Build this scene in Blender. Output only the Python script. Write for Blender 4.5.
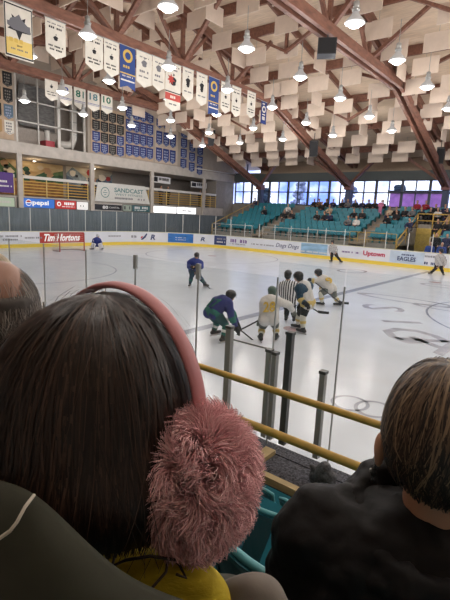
import bpy, bmesh, math, random
from mathutils import Vector, Matrix
random.seed(7)
V = Vector
PI = math.pi
SC = bpy.context.scene
COL = SC.collection
for _o in list(bpy.data.objects):
    bpy.data.objects.remove(_o)

# ------------------------------------------------------------------ camera
CF, CYAW, CPITCH, CROLL = 448.04, 0.671026, 0.189128, 0.04632
CP = V((29.93, -3.873, 2.864))
_f = V((-math.sin(CYAW)*math.cos(CPITCH), math.cos(CYAW)*math.cos(CPITCH), -math.sin(CPITCH)))
_r0 = V((math.cos(CYAW), math.sin(CYAW), 0))
_u0 = _r0.cross(_f)
CR = _r0*math.cos(CROLL) + _u0*math.sin(CROLL)
CU = -_r0*math.sin(CROLL) + _u0*math.cos(CROLL)
cam_data = bpy.data.cameras.new('camera')
cam = bpy.data.objects.new('camera', cam_data)
COL.objects.link(cam)
cam_data.sensor_fit = 'VERTICAL'
cam_data.sensor_height = 24.0
cam_data.lens = CF/600*24.0
cam_data.clip_start = 0.03
cam_data.clip_end = 400
_m = Matrix((CR, CU, -_f)).transposed().to_4x4()
_m.translation = CP
cam.matrix_world = _m
SC.camera = cam

# ------------------------------------------------------------------ exposure, sky
SC.view_settings.view_transform = 'Standard'
SC.view_settings.look = 'None'
SC.view_settings.gamma = 1.0
SC.view_settings.use_curve_mapping = False
SC.view_settings.exposure = 0.1
LAMP_W = 100.0
LAMP_COL = (1.0, 0.955, 0.91)
W = bpy.data.worlds.new('sky')
SC.world = W
W.use_nodes = True
nt = W.node_tree
nt.nodes.clear()
_o = nt.nodes.new('ShaderNodeOutputWorld')
_b = nt.nodes.new('ShaderNodeBackground')
_n = nt.nodes.new('ShaderNodeTexNoise')
_n.inputs['Scale'].default_value = 13.0
_n.inputs['Detail'].default_value = 4.0
_c = nt.nodes.new('ShaderNodeValToRGB')
_c.color_ramp.elements[0].position = 0.38
_c.color_ramp.elements[0].color = (0.20, 0.30, 0.80, 1)
_c.color_ramp.elements[1].position = 0.6
_c.color_ramp.elements[1].color = (0.95, 0.97, 1.0, 1)
nt.links.new(_n.outputs['Fac'], _c.inputs['Fac'])
nt.links.new(_c.outputs['Color'], _b.inputs['Color'])
_b.inputs['Strength'].default_value = 2.2
nt.links.new(_b.outputs['Background'], _o.inputs['Surface'])

# ------------------------------------------------------------------ helpers
def ray(px, py):
    return _f + CR*((px-225)/CF) - CU*((py-300)/CF)
def at_depth(px, py, d):
    return CP + ray(px, py)*d
def at_dist(px, py, D):
    d = ray(px, py)
    return CP + d*(D/math.hypot(d.x, d.y))

MATS = {}
def mat(name, col, rough=0.6, metal=0.0, noise=0.0, scale=8.0, bump=0.0, spec=0.5, emit=None, estr=0.0, stretch=None, detail=4.0, coat=0.0, col2=None):
    if name in MATS:
        return MATS[name]
    m = bpy.data.materials.new(name)
    m.use_nodes = True
    n = m.node_tree
    p = n.nodes['Principled BSDF']
    p.inputs['Roughness'].default_value = rough
    p.inputs['Metallic'].default_value = metal
    p.inputs['Specular IOR Level'].default_value = spec
    p.inputs['Base Color'].default_value = (*col, 1)
    if coat:
        p.inputs['Coat Weight'].default_value = coat
    if noise > 0 or bump > 0:
        tc = n.nodes.new('ShaderNodeTexCoord')
        mp = n.nodes.new('ShaderNodeMapping')
        if stretch:
            mp.inputs['Scale'].default_value = stretch
        n.links.new(tc.outputs['Object'], mp.inputs['Vector'])
        nz = n.nodes.new('ShaderNodeTexNoise')
        nz.inputs['Scale'].default_value = scale
        nz.inputs['Detail'].default_value = detail
        n.links.new(mp.outputs['Vector'], nz.inputs['Vector'])
        if noise > 0:
            r = n.nodes.new('ShaderNodeValToRGB')
            r.color_ramp.elements[0].position = 0.3
            r.color_ramp.elements[1].position = 0.7
            a = [max(0, c*(1-noise)) for c in col]
            b = list(col2) if col2 else [min(1, c*(1+noise)) for c in col]
            r.color_ramp.elements[0].color = (*a, 1)
            r.color_ramp.elements[1].color = (*b, 1)
            n.links.new(nz.outputs['Fac'], r.inputs['Fac'])
            n.links.new(r.outputs['Color'], p.inputs['Base Color'])
        if bump > 0:
            bp = n.nodes.new('ShaderNodeBump')
            bp.inputs['Strength'].default_value = bump
            bp.inputs['Distance'].default_value = 0.02
            n.links.new(nz.outputs['Fac'], bp.inputs['Height'])
            n.links.new(bp.outputs['Normal'], p.inputs['Normal'])
    if emit:
        p.inputs['Emission Color'].default_value = (*emit, 1)
        p.inputs['Emission Strength'].default_value = estr
    MATS[name] = m
    return m

def glass_mat(name, tint=(0.95, 0.97, 0.97), gloss=0.06, haze=0.0):
    m = bpy.data.materials.new(name)
    m.use_nodes = True
    n = m.node_tree
    n.nodes.clear()
    o = n.nodes.new('ShaderNodeOutputMaterial')
    t = n.nodes.new('ShaderNodeBsdfTransparent')
    t.inputs['Color'].default_value = (*tint, 1)
    g = n.nodes.new('ShaderNodeBsdfGlossy')
    g.inputs['Roughness'].default_value = 0.03
    fc = n.nodes.new('ShaderNodeLayerWeight')
    fc.inputs['Blend'].default_value = 0.5
    pw = n.nodes.new('ShaderNodeMath'); pw.operation = 'POWER'; pw.inputs[1].default_value = 4.0
    n.links.new(fc.outputs['Facing'], pw.inputs[0])
    lw = n.nodes.new('ShaderNodeMath'); lw.operation = 'MULTIPLY_ADD'; lw.inputs[1].default_value = 0.30; lw.inputs[2].default_value = 0.012
    n.links.new(pw.outputs[0], lw.inputs[0])
    mx = n.nodes.new('ShaderNodeMixShader')
    n.links.new(lw.outputs[0], mx.inputs['Fac'])
    n.links.new(t.outputs['BSDF'], mx.inputs[1])
    n.links.new(g.outputs['BSDF'], mx.inputs[2])
    if haze:
        d = n.nodes.new('ShaderNodeBsdfDiffuse')
        d.inputs['Color'].default_value = (0.8, 0.82, 0.82, 1)
        m2 = n.nodes.new('ShaderNodeMixShader')
        m2.inputs['Fac'].default_value = haze
        n.links.new(mx.outputs['Shader'], m2.inputs[1])
        n.links.new(d.outputs['BSDF'], m2.inputs[2])
        n.links.new(m2.outputs['Shader'], o.inputs['Surface'])
    else:
        n.links.new(mx.outputs['Shader'], o.inputs['Surface'])
    return m

class MB:
    def __init__(s):
        s.v = []; s.f = []; s.mi = []; s.cur = 0; s.sm = []; s.smooth = False
    def add(s, vs, fs):
        b = len(s.v)
        s.v += [tuple(x) for x in vs]
        for f in fs:
            s.f.append([b+i for i in f]); s.mi.append(s.cur); s.sm.append(s.smooth)
        return s
    def box(s, c, d, rot=None):
        c = V(c); hx, hy, hz = d[0]/2, d[1]/2, d[2]/2
        vs = [V((x, y, z)) for x in (-hx, hx) for y in (-hy, hy) for z in (-hz, hz)]
        if rot is not None:
            vs = [rot @ q for q in vs]
        return s.add([q+c for q in vs], [(0,1,3,2),(4,6,7,5),(0,4,5,1),(2,3,7,6),(0,2,6,4),(1,5,7,3)])
    def bb(s, a, b):
        a = V(a); b = V(b)
        return s.box((a+b)/2, [abs(q) for q in (b-a)])
    def bar(s, a, b, w, h, up=(0,0,1)):
        a = V(a); b = V(b); t = (b-a).normalized(); u = V(up)
        x = t.cross(u)
        if x.length < 1e-4:
            x = t.cross(V((1,0,0)))
        x.normalize(); u = x.cross(t)
        vs = []
        for p in (a, b):
            for i, j in ((-1,-1),(1,-1),(1,1),(-1,1)):
                vs.append(p + x*(i*w/2) + u*(j*h/2))
        return s.add(vs, [(3,2,1,0),(4,5,6,7),(0,1,5,4),(1,2,6,5),(2,3,7,6),(3,0,4,7)])
    def tube(s, pts, rad, n=10, cap=True, flat=None):
        pts = [V(p) for p in pts]
        if not isinstance(rad, (list, tuple)):
            rad = [rad]*len(pts)
        rings = []; t0 = None; x = None
        for i, p in enumerate(pts):
            t = (pts[min(i+1, len(pts)-1)] - pts[max(i-1, 0)])
            t = t.normalized() if t.length > 1e-9 else V((0,0,1))
            if x is None:
                x = t.orthogonal().normalized()
            else:
                x = (x - t*x.dot(t))
                x = x.normalized() if x.length > 1e-6 else t.orthogonal().normalized()
            y = t.cross(x)
            rings.append([p + (x*math.cos(2*PI*k/n) + y*math.sin(2*PI*k/n))*rad[i] for k in range(n)])
        vs = [q for r in rings for q in r]
        fs = []
        for i in range(len(rings)-1):
            for k in range(n):
                a = i*n+k; b = i*n+(k+1) % n
                fs.append((a, b, b+n, a+n))
        if cap:
            fs.append(tuple(reversed(range(n))))
            fs.append(tuple(range((len(rings)-1)*n, len(rings)*n)))
        return s.add(vs, fs)
    def lathe(s, prof, c=(0,0,0), n=20, capb=True, capt=True):
        c = V(c); vs = []; fs = []
        for r, z in prof:
            vs += [c + V((r*math.cos(2*PI*k/n), r*math.sin(2*PI*k/n), z)) for k in range(n)]
        for i in range(len(prof)-1):
            for k in range(n):
                a = i*n+k; b = i*n+(k+1) % n
                fs.append((a, b, b+n, a+n))
        if capb:
            fs.append(tuple(reversed(range(n))))
        if capt:
            fs.append(tuple(range((len(prof)-1)*n, len(prof)*n)))
        return s.add(vs, fs)
    def prism(s, poly, o, x, y, th):
        """polygon (2D) on plane o + x*u + y*v, thickness th along x cross y"""
        o = V(o); x = V(x); y = V(y); nrm = x.cross(y).normalized()*th; n = len(poly)
        vs = [o + x*a + y*b for a, b in poly] + [o + x*a + y*b + nrm for a, b in poly]
        fs = [tuple(reversed(range(n))), tuple(range(n, 2*n))]
        for i in range(n):
            j = (i+1) % n
            fs.append((i, j, j+n, i+n))
        return s.add(vs, fs)
    def ball(s, c, r, nu=14, nv=9, rot=None):
        c = V(c)
        if not isinstance(r, (list, tuple)):
            r = (r, r, r)
        vs = [V((0,0,-r[2]))]
        for j in range(1, nv):
            a = -PI/2 + PI*j/nv
            for k in range(nu):
                b = 2*PI*k/nu
                vs.append(V((r[0]*math.cos(a)*math.cos(b), r[1]*math.cos(a)*math.sin(b), r[2]*math.sin(a))))
        vs.append(V((0,0,r[2])))
        if rot is not None:
            vs = [rot @ q for q in vs]
        fs = []
        for k in range(nu):
            fs.append((0, 1+(k+1) % nu, 1+k))
        for j in range(nv-2):
            for k in range(nu):
                a = 1+j*nu+k; b = 1+j*nu+(k+1) % nu
                fs.append((a, b, b+nu, a+nu))
        L = len(vs)-1; q = 1+(nv-2)*nu
        for k in range(nu):
            fs.append((q+k, q+(k+1) % nu, L))
        return s.add([p+c for p in vs], fs)
    def cone(s, p0, r0, p1, r1, n=12, h=4):
        """capsule with two radii (closed)"""
        p0 = V(p0); p1 = V(p1); t = p1-p0
        L = t.length
        if L < 1e-6:
            return s.ball(p0, max(r0, r1))
        t /= L
        pts = []; rad = []
        for j in range(h+1):
            a = PI/2*(1-j/h)
            pts.append(p0 - t*(r0*math.sin(a))); rad.append(max(r0*math.cos(a), 1e-4))
        for j in range(h+1):
            a = PI/2*j/h
            pts.append(p1 + t*(r1*math.sin(a))); rad.append(max(r1*math.cos(a), 1e-4))
        return s.tube(pts, rad, n)
    def mesh(s, name, mats, loc=(0,0,0)):
        me = bpy.data.meshes.new(name)
        l = V(loc)
        me.from_pydata([(V(q)-l) for q in s.v], [], s.f)
        if not isinstance(mats, (list, tuple)):
            mats = [mats]
        for m in mats:
            me.materials.append(m)
        me.polygons.foreach_set('material_index', s.mi)
        me.polygons.foreach_set('use_smooth', s.sm)
        me.update()
        return me
    def build(s, name, mats, parent=None, loc=None):
        """vertices are in the parent's frame if there is a parent, else in the world, with the origin at loc"""
        l = V(loc) if loc is not None else V((0,0,0))
        if parent is not None and loc is None and parent.get('_w'):
            l = root_of(parent)
        o = bpy.data.objects.new(name, s.mesh(name, mats, l))
        COL.objects.link(o)
        if parent is not None:
            o.parent = parent
            if parent.get('_w'):
                o['_w'] = 1
        else:
            o.location = l
        return o

def root_of(o):
    while o.parent:
        o = o.parent
    return V(o.location)
def add_mesh(name, me, parent=None):
    o = bpy.data.objects.new(name, me)
    COL.objects.link(o)
    if parent is not None:
        o.parent = parent
        if parent.get('_w'):
            o['_w'] = 1
    return o
def tag(o, label=None, cat=None, group=None, kind=None):
    if label: o['label'] = label
    if cat: o['category'] = cat
    if group: o['group'] = group
    if kind: o['kind'] = kind
    return o
def thing(name, label, cat, loc=(0,0,0), group=None, world=True, rz=0.0):
    """an Empty at the base of a thing; with world=True its parts are given in world coordinates"""
    o = bpy.data.objects.new(name, None)
    COL.objects.link(o)
    o.empty_display_size = 0.1
    o.location = loc
    o.rotation_euler = (0, 0, rz)
    if world:
        o['_w'] = 1
    return tag(o, label, cat, group)
def struct(name, mb, m, parent=None):
    o = mb.build(name, m, parent)
    o['kind'] = 'structure'
    return o
KIDS = {}
def dup(root, loc, rz=None, label=None, group=None, scale=None):
    def cp(o, par):
        c = o.copy(); COL.objects.link(c)
        if par is not None:
            c.parent = par
            c.matrix_parent_inverse = o.matrix_parent_inverse.copy()
        ks = KIDS.get(o.name)
        if ks is None:
            ks = list(o.children); KIDS[o.name] = ks
        for k in ks:
            cp(k, c)
        return c
    r = cp(root, None)
    r.location = loc
    if rz is not None: r.rotation_euler = (0, 0, rz)
    if scale is not None: r.scale = scale
    if label: r['label'] = label
    if group: r['group'] = group
    return r
NUMW = ['first','second','third','fourth','fifth','sixth','seventh','eighth','ninth','tenth','eleventh','twelfth','thirteenth','fourteenth','fifteenth','sixteenth','seventeenth','eighteenth','nineteenth','twentieth']
def bake(o):
    dg = bpy.context.evaluated_depsgraph_get()
    me = bpy.data.meshes.new_from_object(o.evaluated_get(dg))
    old = o.data
    bpy.data.objects.remove(o)
    return me
def text_mesh(s, size, th=0.004, align='CENTER', shear=0.0, sx=1.0, bold=0.0):
    c = bpy.data.curves.new('lettering', 'FONT')
    c.body = s; c.size = size; c.extrude = th; c.align_x = align; c.align_y = 'CENTER'; c.shear = shear; c.offset = bold
    c.resolution_u = 2
    o = bpy.data.objects.new('lettering', c)
    COL.objects.link(o)
    o.scale = (1, 1, 1)
    me = bake(o)
    bpy.data.curves.remove(c)
    for q in me.vertices:
        q.co.x *= sx
    return me
def lettering(s, size, m, o, x, y, parent, name='lettering', fit=None, **kw):
    """text centred on world point o, reading along x with up y"""
    me = text_mesh(s, size, **kw)
    xs = [q.co.x for q in me.vertices]; ys = [q.co.y for q in me.vertices]
    if not xs:
        return None
    w = max(xs)-min(xs); h = max(ys)-min(ys); cx = (max(xs)+min(xs))/2; cy = (max(ys)+min(ys))/2
    k = (1, 1)
    if fit: k = (fit[0]/w, fit[1]/h)
    l = root_of(parent) if parent.get('_w') else V((0,0,0))
    x = V(x).normalized(); y = V(y).normalized(); n = x.cross(y)
    for q in me.vertices:
        c = q.co
        q.co = V(o) + x*((c.x-cx)*k[0]) + y*((c.y-cy)*k[1]) + n*c.z - l
    me.materials.clear(); me.materials.append(m)
    return add_mesh(name, me, parent)
def remesh(parts, voxel, smooth=4, disp=None):
    """one closed continuous mesh out of overlapping closed shapes in an MB"""
    o = bpy.data.objects.new('tmp', parts.mesh('tmp', []))
    COL.objects.link(o)
    md = o.modifiers.new('r', 'REMESH'); md.mode = 'VOXEL'; md.voxel_size = voxel; md.use_smooth_shade = True
    if smooth:
        sm = o.modifiers.new('s', 'SMOOTH'); sm.iterations = smooth; sm.factor = 0.5
    if disp:
        tx = bpy.data.textures.new('wrinkle', 'CLOUDS'); tx.noise_scale = disp[1]; tx.noise_depth = 2
        dm = o.modifiers.new('d', 'DISPLACE'); dm.texture = tx; dm.strength = disp[0]; dm.texture_coords = 'LOCAL'; dm.mid_level = 0.5
    bpy.context.view_layer.update()
    return bake(o)
def blob(name, parts, voxel, m, parent, smooth=4, disp=None):
    me = remesh(parts, voxel, smooth, disp)
    l = root_of(parent) if parent.get('_w') else V((0,0,0))
    for q in me.vertices:
        q.co = q.co - l
    me.materials.clear(); me.materials.append(m)
    return add_mesh(name, me, parent)
# ------------------------------------------------------------------ materials
ICE = mat('ice', (0.70,0.755,0.84), rough=0.21, noise=0.045, scale=1.3, spec=0.5, detail=8)
CONC = mat('concrete', (0.30,0.28,0.25), rough=0.85, noise=0.15, scale=3)
CONCL = mat('slab_concrete', (0.48,0.44,0.40), rough=0.85, noise=0.12, scale=2)
WALLU = mat('upper_wall', (0.36,0.31,0.26), rough=0.9, noise=0.08, scale=2)
SLATE = mat('slate_wall', (0.17,0.20,0.225), rough=0.7, noise=0.2, scale=2, stretch=(1,6,0.4))
DARK = mat('dark_recess', (0.05,0.05,0.055), rough=0.8)
TAUPE = mat('taupe_wall', (0.27,0.245,0.225), rough=0.85, noise=0.1)
WOOD = mat('red_timber', (0.205,0.093,0.064), rough=0.55, noise=0.3, scale=4, stretch=(2,0.6,2))
DECK = mat('roof_deck', (0.72,0.57,0.43), rough=0.8, noise=0.13, scale=6, stretch=(0.25,3,1), bump=0.1)
BAFF = mat('baffle_panel', (0.70,0.58,0.485), rough=0.9, noise=0.05, scale=3)
WHITE = mat('white_paint', (0.8,0.8,0.8), rough=0.5)
BOARD = mat('board_white', (0.74,0.77,0.84), rough=0.35, noise=0.05, scale=1.0)
YEL = mat('kick_yellow', (0.83,0.62,0.08), rough=0.4)
RAILY = mat('yellow_rail_paint', (0.55,0.33,0.06), rough=0.42, noise=0.15, scale=12)
TIMB = mat('rail_timber', (0.50,0.37,0.18), rough=0.6, noise=0.2, scale=6, stretch=(1,1,6))
CREAM = mat('cream_metal', (0.62,0.60,0.56), rough=0.5)
TEAL = mat('teal_plastic', (0.018,0.19,0.25), rough=0.4, noise=0.12, scale=3)
TEALD = mat('teal_frame', (0.01,0.17,0.19), rough=0.5)
TEALL = mat('teal_rim', (0.09,0.34,0.38), rough=0.4)
GREYM = mat('grey_metal', (0.33,0.34,0.34), rough=0.45, metal=0.1)
DGREYM = mat('dark_metal', (0.085,0.09,0.092), rough=0.45, metal=0.1)
LGREYM = mat('light_metal', (0.42,0.43,0.43), rough=0.4, metal=0.5)
GLASS = glass_mat('rink_glass', (0.94,0.96,0.965))
GLASSN = glass_mat('near_glass', (0.95,0.965,0.965), haze=0.02)
WGLASS = glass_mat('window_glass', (0.90,0.93,1.0))
NAVY = mat('navy_cloth', (0.012,0.03,0.16), rough=0.8, noise=0.2, scale=5)
BLUEC = mat('royal_blue', (0.02,0.055,0.22), rough=0.7)
BLACKC = mat('black_cloth', (0.012,0.012,0.014), rough=0.8)
CLOTHW = mat('white_cloth', (0.70,0.67,0.60), rough=0.85, noise=0.06, scale=4)
INK = mat('dark_ink', (0.02,0.02,0.025), rough=0.8)
GREYINK = mat('grey_ink', (0.16,0.16,0.18), rough=0.8)
GREENINK = mat('green_ink', (0.01,0.14,0.09), rough=0.8)
BLUEINK = mat('blue_ink', (0.03,0.07,0.30), rough=0.8)
RED = mat('red_sign', (0.44,0.04,0.03), rough=0.5)
GOLD = mat('gold_cloth', (0.62,0.43,0.10), rough=0.8)
PURP = mat('purple_cloth', (0.10,0.05,0.22), rough=0.8)

def deck_z(y):
    return 13.5 - 0.23*abs(y-13)

# ------------------------------------------------------------------ rink: ice, boards
YN, YF, RC = -0.65, 26.0, 7.0
XE = 46.0
def board_path():
    pts = [V((XE, YF, 0))]
    x = 44.0
    while x > RC:
        pts.append(V((x, YF, 0))); x -= 1.5
    for k in range(0, 13):
        a = PI/2 + PI/2*k/12
        pts.append(V((RC+RC*math.cos(a), YF-RC+RC*math.sin(a), 0)))
    y = YF-RC-1.45
    while y > YN+RC+0.5:
        pts.append(V((0, y, 0))); y -= 1.45
    for k in range(0, 13):
        a = PI + PI/2*k/12
        pts.append(V((RC+RC*math.cos(a), YN+RC+RC*math.sin(a), 0)))
    pts.append(V((XE, YN, 0)))
    return pts
PATH = board_path()
def norms(P):
    """unit normals pointing off the ice"""
    out = []
    for i in range(len(P)):
        t = (P[min(i+1, len(P)-1)]-P[max(i-1, 0)]).normalized()
        out.append(V((t.y, -t.x, 0)))
    return out
NRM = norms(PATH)
def strip(mb, P, N, o0, o1, z0, z1):
    vs = []; fs = []
    for p, n in zip(P, N):
        for o, z in ((o0, z0), (o0, z1), (o1, z1), (o1, z0)):
            q = p+n*o
            vs.append((q.x, q.y, z))
    for i in range(len(P)-1):
        for k in range(4):
            a = i*4+k; b = i*4+(k+1) % 4
            fs.append((a, b, b+4, a+4))
    fs.append((0,1,2,3)); L = (len(P)-1)*4
    fs.append((L+3,L+2,L+1,L))
    return mb.add(vs, fs)

mb = MB(); mb.bb((-8,-12,-0.30),(XE+1,41,-0.10)); struct('floor', mb, CONC)
mb = MB()
n = len(PATH)
vs = [(p.x,p.y,0) for p in PATH]+[(p.x,p.y,-0.1) for p in PATH]
fs = [tuple(range(n)), tuple(reversed(range(n,2*n)))]+[(i,i+n,(i+1)%n+n,(i+1)%n) for i in range(n)]
mb.add(vs, fs)
ice = struct('floor', mb, ICE); ice['label'] = 'white ice sheet'
ice.name = 'floor_ice'
BLINE = mat('blue_line_paint', (0.33,0.36,0.44), rough=0.2, noise=0.2, scale=3)
RLINE = mat('red_line_paint', (0.55,0.42,0.44), rough=0.2)
FAINT = mat('faint_paint', (0.42,0.44,0.52), rough=0.2, noise=0.15, scale=3)
GREYP = mat('grey_ice_paint', (0.45,0.45,0.50), rough=0.2, noise=0.3, scale=2)
def ice_mark(name, mb, m):
    return mb.build(name, m, ice)
def ring(mb, c, r, w, n=64, z=0.003, a0=0, a1=2*PI):
    vs = []; fs = []
    for k in range(n+1):
        a = a0+(a1-a0)*k/n
        for rr in (r-w/2, r+w/2):
            vs.append((c[0]+rr*math.cos(a), c[1]+rr*math.sin(a), z))
    for k in range(n):
        fs.append((2*k, 2*k+1, 2*k+3, 2*k+2))
    return mb.add(vs, fs)
def flat(mb, x0, y0, x1, y1, z=0.003):
    return mb.add([(x0,y0,z),(x1,y0,z),(x1,y1,z),(x0,y1,z)], [(0,1,2,3)])
for nm, x, w, m in (('goal_line',3.6,0.06,RLINE),('blue_line',22.65,0.30,BLINE),('centre_line',30.5,0.30,RLINE),('blue_line',38.3,0.30,BLINE)):
    mb = MB(); flat(mb, x-w/2, YN+0.02 if x > 8 else YN+1.0, x+w/2, YF-0.02 if x > 8 else YF-1.0); ice_mark(nm, mb, m)
mb = MB(); ring(mb, (30.5,12.9), 4.55, 0.07); ice_mark('centre_circle', mb, BLINE)
for cy in (5.9, 19.7):
    mb = MB(); ring(mb, (9.9,cy), 4.5, 0.06); ice_mark('face_off_circle', mb, FAINT)
    mb = MB(); ring(mb, (9.9,cy), 0.15, 0.3, 24); ice_mark('face_off_dot', mb, RLINE)
    mb = MB(); ring(mb, (24.3,cy+0.3), 0.15, 0.3, 24); ice_mark('face_off_dot', mb, RLINE)
mb = MB(); ring(mb, (3.6,12.9), 1.8, 0.06, 24, a0=-PI/2, a1=PI/2); ice_mark('goal_crease', mb, FAINT)
# lettering painted round the centre circle, tops towards the centre
for ch, px, py, s in (('S',383,308,1.9),('I',402,322,1.6),('G',411,335,2.0),('A',438,344,2.0)):
    d = ray(px, py); t = -CP.z/d.z; c = CP+d*t
    up = (V((30.5,12.9,0))-V((c.x,c.y,0))).normalized()
    rt = V((up.y,-up.x,0))
    lettering(ch, s, GREYP, (c.x,c.y,0.0), rt, up, ice, 'ice_lettering', th=0.004, sx=1.15, bold=0.02)
for (px, py, a, b) in ((405,300,1.9,0.55),(448,309,1.2,0.4),(352,271,0.8,1.1),(440,286,0.9,0.5),(350,403,0.30,0.32),(374,409,0.30,0.34)):
    d = ray(px, py); c = CP-d*(CP.z/d.z); mb = MB()
    vs = []; fs = []
    for k in range(33):
        for q in (1.0, 0.8):
            vs.append((c.x+a*q*math.cos(2*PI*k/32), c.y+b*q*math.sin(2*PI*k/32), 0.003))
    for k in range(32):
        fs.append((2*k,2*k+2,2*k+3,2*k+1))
    mb.add(vs, fs); ice_mark('ice_marking', mb, FAINT if py > 380 else GREYP)

NF = min(range(len(PATH)), key=lambda i: (PATH[i]-V((RC,YN,0))).length)+1   # where the near side starts
def strip2(mb, o0, o1, z0, z1, dz):
    strip(mb, PATH[:NF], NRM[:NF], o0, o1, z0, z1)
    return strip(mb, PATH[NF-1:], [V((0,-1,0))]*(len(PATH)-NF+1), o0, o1, z0-(dz if z0 > 0.5 else 0), z1-dz)
mb = MB(); strip2(mb, 0, 0.12, 0.0, 1.06, 0.25)
boards = struct('dasher_boards', mb, BOARD)
mb = MB(); strip(mb, PATH, NRM, -0.012, 0, 0.0, 0.24); mb.build('kick_strip', YEL, boards)
mb = MB(); strip2(mb, -0.015, 0.14, 1.06, 1.10, 0.25); mb.build('cap_rail', mat('cap_pale',(0.70,0.70,0.55),rough=0.4), boards)

# ------------------------------------------------------------------ end wall with balcony
XW = -1.2
mb = MB(); mb.bb((-5.2,-12,-0.1),(XW,34.5,2.66)); struct('wall_left_lower', mb, SLATE)
mb = MB(); mb.bb((-5.2,-12,2.66),(XW-0.06,34.5,3.45)); struct('trim_1', mb, CONCL)
mb = MB(); mb.bb((-5.4,-12,3.45),(-5.0,34.5,6.3)); struct('wall_left_balcony', mb, TAUPE)
mb = MB(); mb.bb((-5.2,-12,6.28),(XW,37.0,7.05)); struct('trim_2', mb, CONCL)
# upper gable wall with an opening between Y 12.1 and 17.4
def gable(mb, y0, y1, zb, x0, x1, ns=8):
    ys = [y0+(y1-y0)*k/ns for k in range(ns+1)]
    if y0 < 13 < y1: ys = sorted(ys+[13])
    poly = [(y, deck_z(y)-0.02) for y in ys]
    poly = [(y0, zb), (y1, zb)]+list(reversed(poly))
    return mb.prism(poly, (x0,0,0), (0,1,0), (0,0,1), x1-x0)
mb = MB(); gable(mb, -12, 11.9, 7.05, -1.6, -1.25); gable(mb, 17.5, 37.0, 7.05, -1.6, -1.25)
gable(mb, 11.9, 17.5, 11.5, -1.6, -1.25); struct('wall_left_upper', mb, WALLU)
mb = MB(); mb.bb((-4.2,-12,7.05),(-4.0,37,13.6)); struct('wall_left_storage', mb, mat('storage_wall',(0.55,0.49,0.44),rough=0.85,noise=0.1))
mb = MB()
for y, w in ((12.05,0.16),(13.65,0.07),(15.25,0.22),(16.35,0.07),(17.4,0.16)):
    mb.bb((-1.62,y-w/2,7.05),(-1.5,y+w/2,11.5))
for z in (8.5, 9.9):
    mb.bb((-1.62,12,z-0.04),(-1.5,17.4,z+0.04))
struct('window_13', mb, CREAM)
for y in (11.95, 17.75, 24.0, 31.0):
    mb = MB(); mb.bb((XW-0.02,y-0.17,2.66),(XW+0.16,y+0.17,6.3)); o = struct('trim_3', mb, CONCL)
mb = MB(); mb.bb((-5.2,33.0,3.45),(XW,34.5,6.28)); struct('wall_left_return', mb, TAUPE)
mb = MB(); mb.bb((-5.2,34.3,-0.1),(XW-0.03,36.0,6.27)); struct('wall_left_corner', mb, CONC)

# ------------------------------------------------------------------ far wall with windows, right wall, back wall, roof
YW = 36.0
mb = MB(); mb.bb((-2,YW,-0.1),(XE,YW+0.3,4.05)); struct('wall_far_lower', mb, CONC)
mb = MB(); mb.bb((-5.2,YW,6.42),(XE,YW+0.3,7.15)); struct('trim_4', mb, mat('header_grey',(0.10,0.115,0.115),rough=0.7))
mb = MB(); mb.bb((2.2,YW,7.15),(XE,YW+0.3,8.3)); struct('wall_far_upper', mb, mat('tan_fascia',(0.33,0.24,0.17),rough=0.8,noise=0.1))
mb = MB(); mb.bb((XE,-12,-0.1),(XE+0.3,YW+0.3,13.6)); struct('wall_right', mb, CONC)
mb = MB(); mb.bb((-5.2,-12,-0.1),(XE,-11.7,9)); struct('wall_near', mb, CONC)
mb = MB()
mb.prism([(13,13.5),(-12.3,deck_z(-12.3)),(-12.3,deck_z(-12.3)+0.3),(13,13.8),(38.0,deck_z(38)+0.3),(38.0,deck_z(38))], (-5.2,0,0), (0,1,0), (0,0,1), XE+5.6)
struct('ceiling', mb, DECK)
FRAME = mat('window_frame_dark', (0.05,0.055,0.075), rough=0.5)
wx = -1.1; k = 0; wins = []
while wx < 25:
    w = 2.25
    mb = MB()
    mb.bb((wx,YW+0.05,4.05),(wx+0.10,YW+0.2,6.42)); mb.bb((wx+w-0.10,YW+0.05,4.05),(wx+w,YW+0.2,6.42))
    mb.bb((wx,YW+0.05,4.05),(wx+w,YW+0.2,4.15)); mb.bb((wx,YW+0.05,6.32),(wx+w,YW+0.2,6.42))
    mb.bb((wx,YW+0.05,5.28),(wx+w,YW+0.2,5.38)); mb.bb((wx+w/2-0.04,YW+0.05,4.1),(wx+w/2+0.04,YW+0.2,6.4))
    o = struct('window_%d' % (k+1), mb, FRAME)
    mb = MB(); mb.bb((wx+0.1,YW+0.12,4.15),(wx+w-0.1,YW+0.135,6.32)); mb.build('pane', WGLASS, o)
    wx += w; k += 1
mb = MB(); mb.bb((-1.2,YW+0.05,7.15),(2.2,YW+0.15,7.25)); mb.bb((0.4,YW+0.05,7.2),(0.5,YW+0.15,8.3))
mb.bar((-1.2,YW+0.1,8.25),(0.4,YW+0.1,7.2),0.1,0.1); o = struct('window_14', mb, FRAME)
mb = MB(); mb.bb((-1.2,YW+0.1,7.25),(2.2,YW+0.115,8.25)); mb.build('pane', WGLASS, o)
# outside
mb = MB(); mb.bb((-60,41.2,-0.3),(90,120,-0.2)); o = mb.build('snowy_ground', mat('snow',(0.75,0.8,0.95),rough=0.8,noise=0.1,scale=0.5)); o['kind'] = 'structure'

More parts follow.
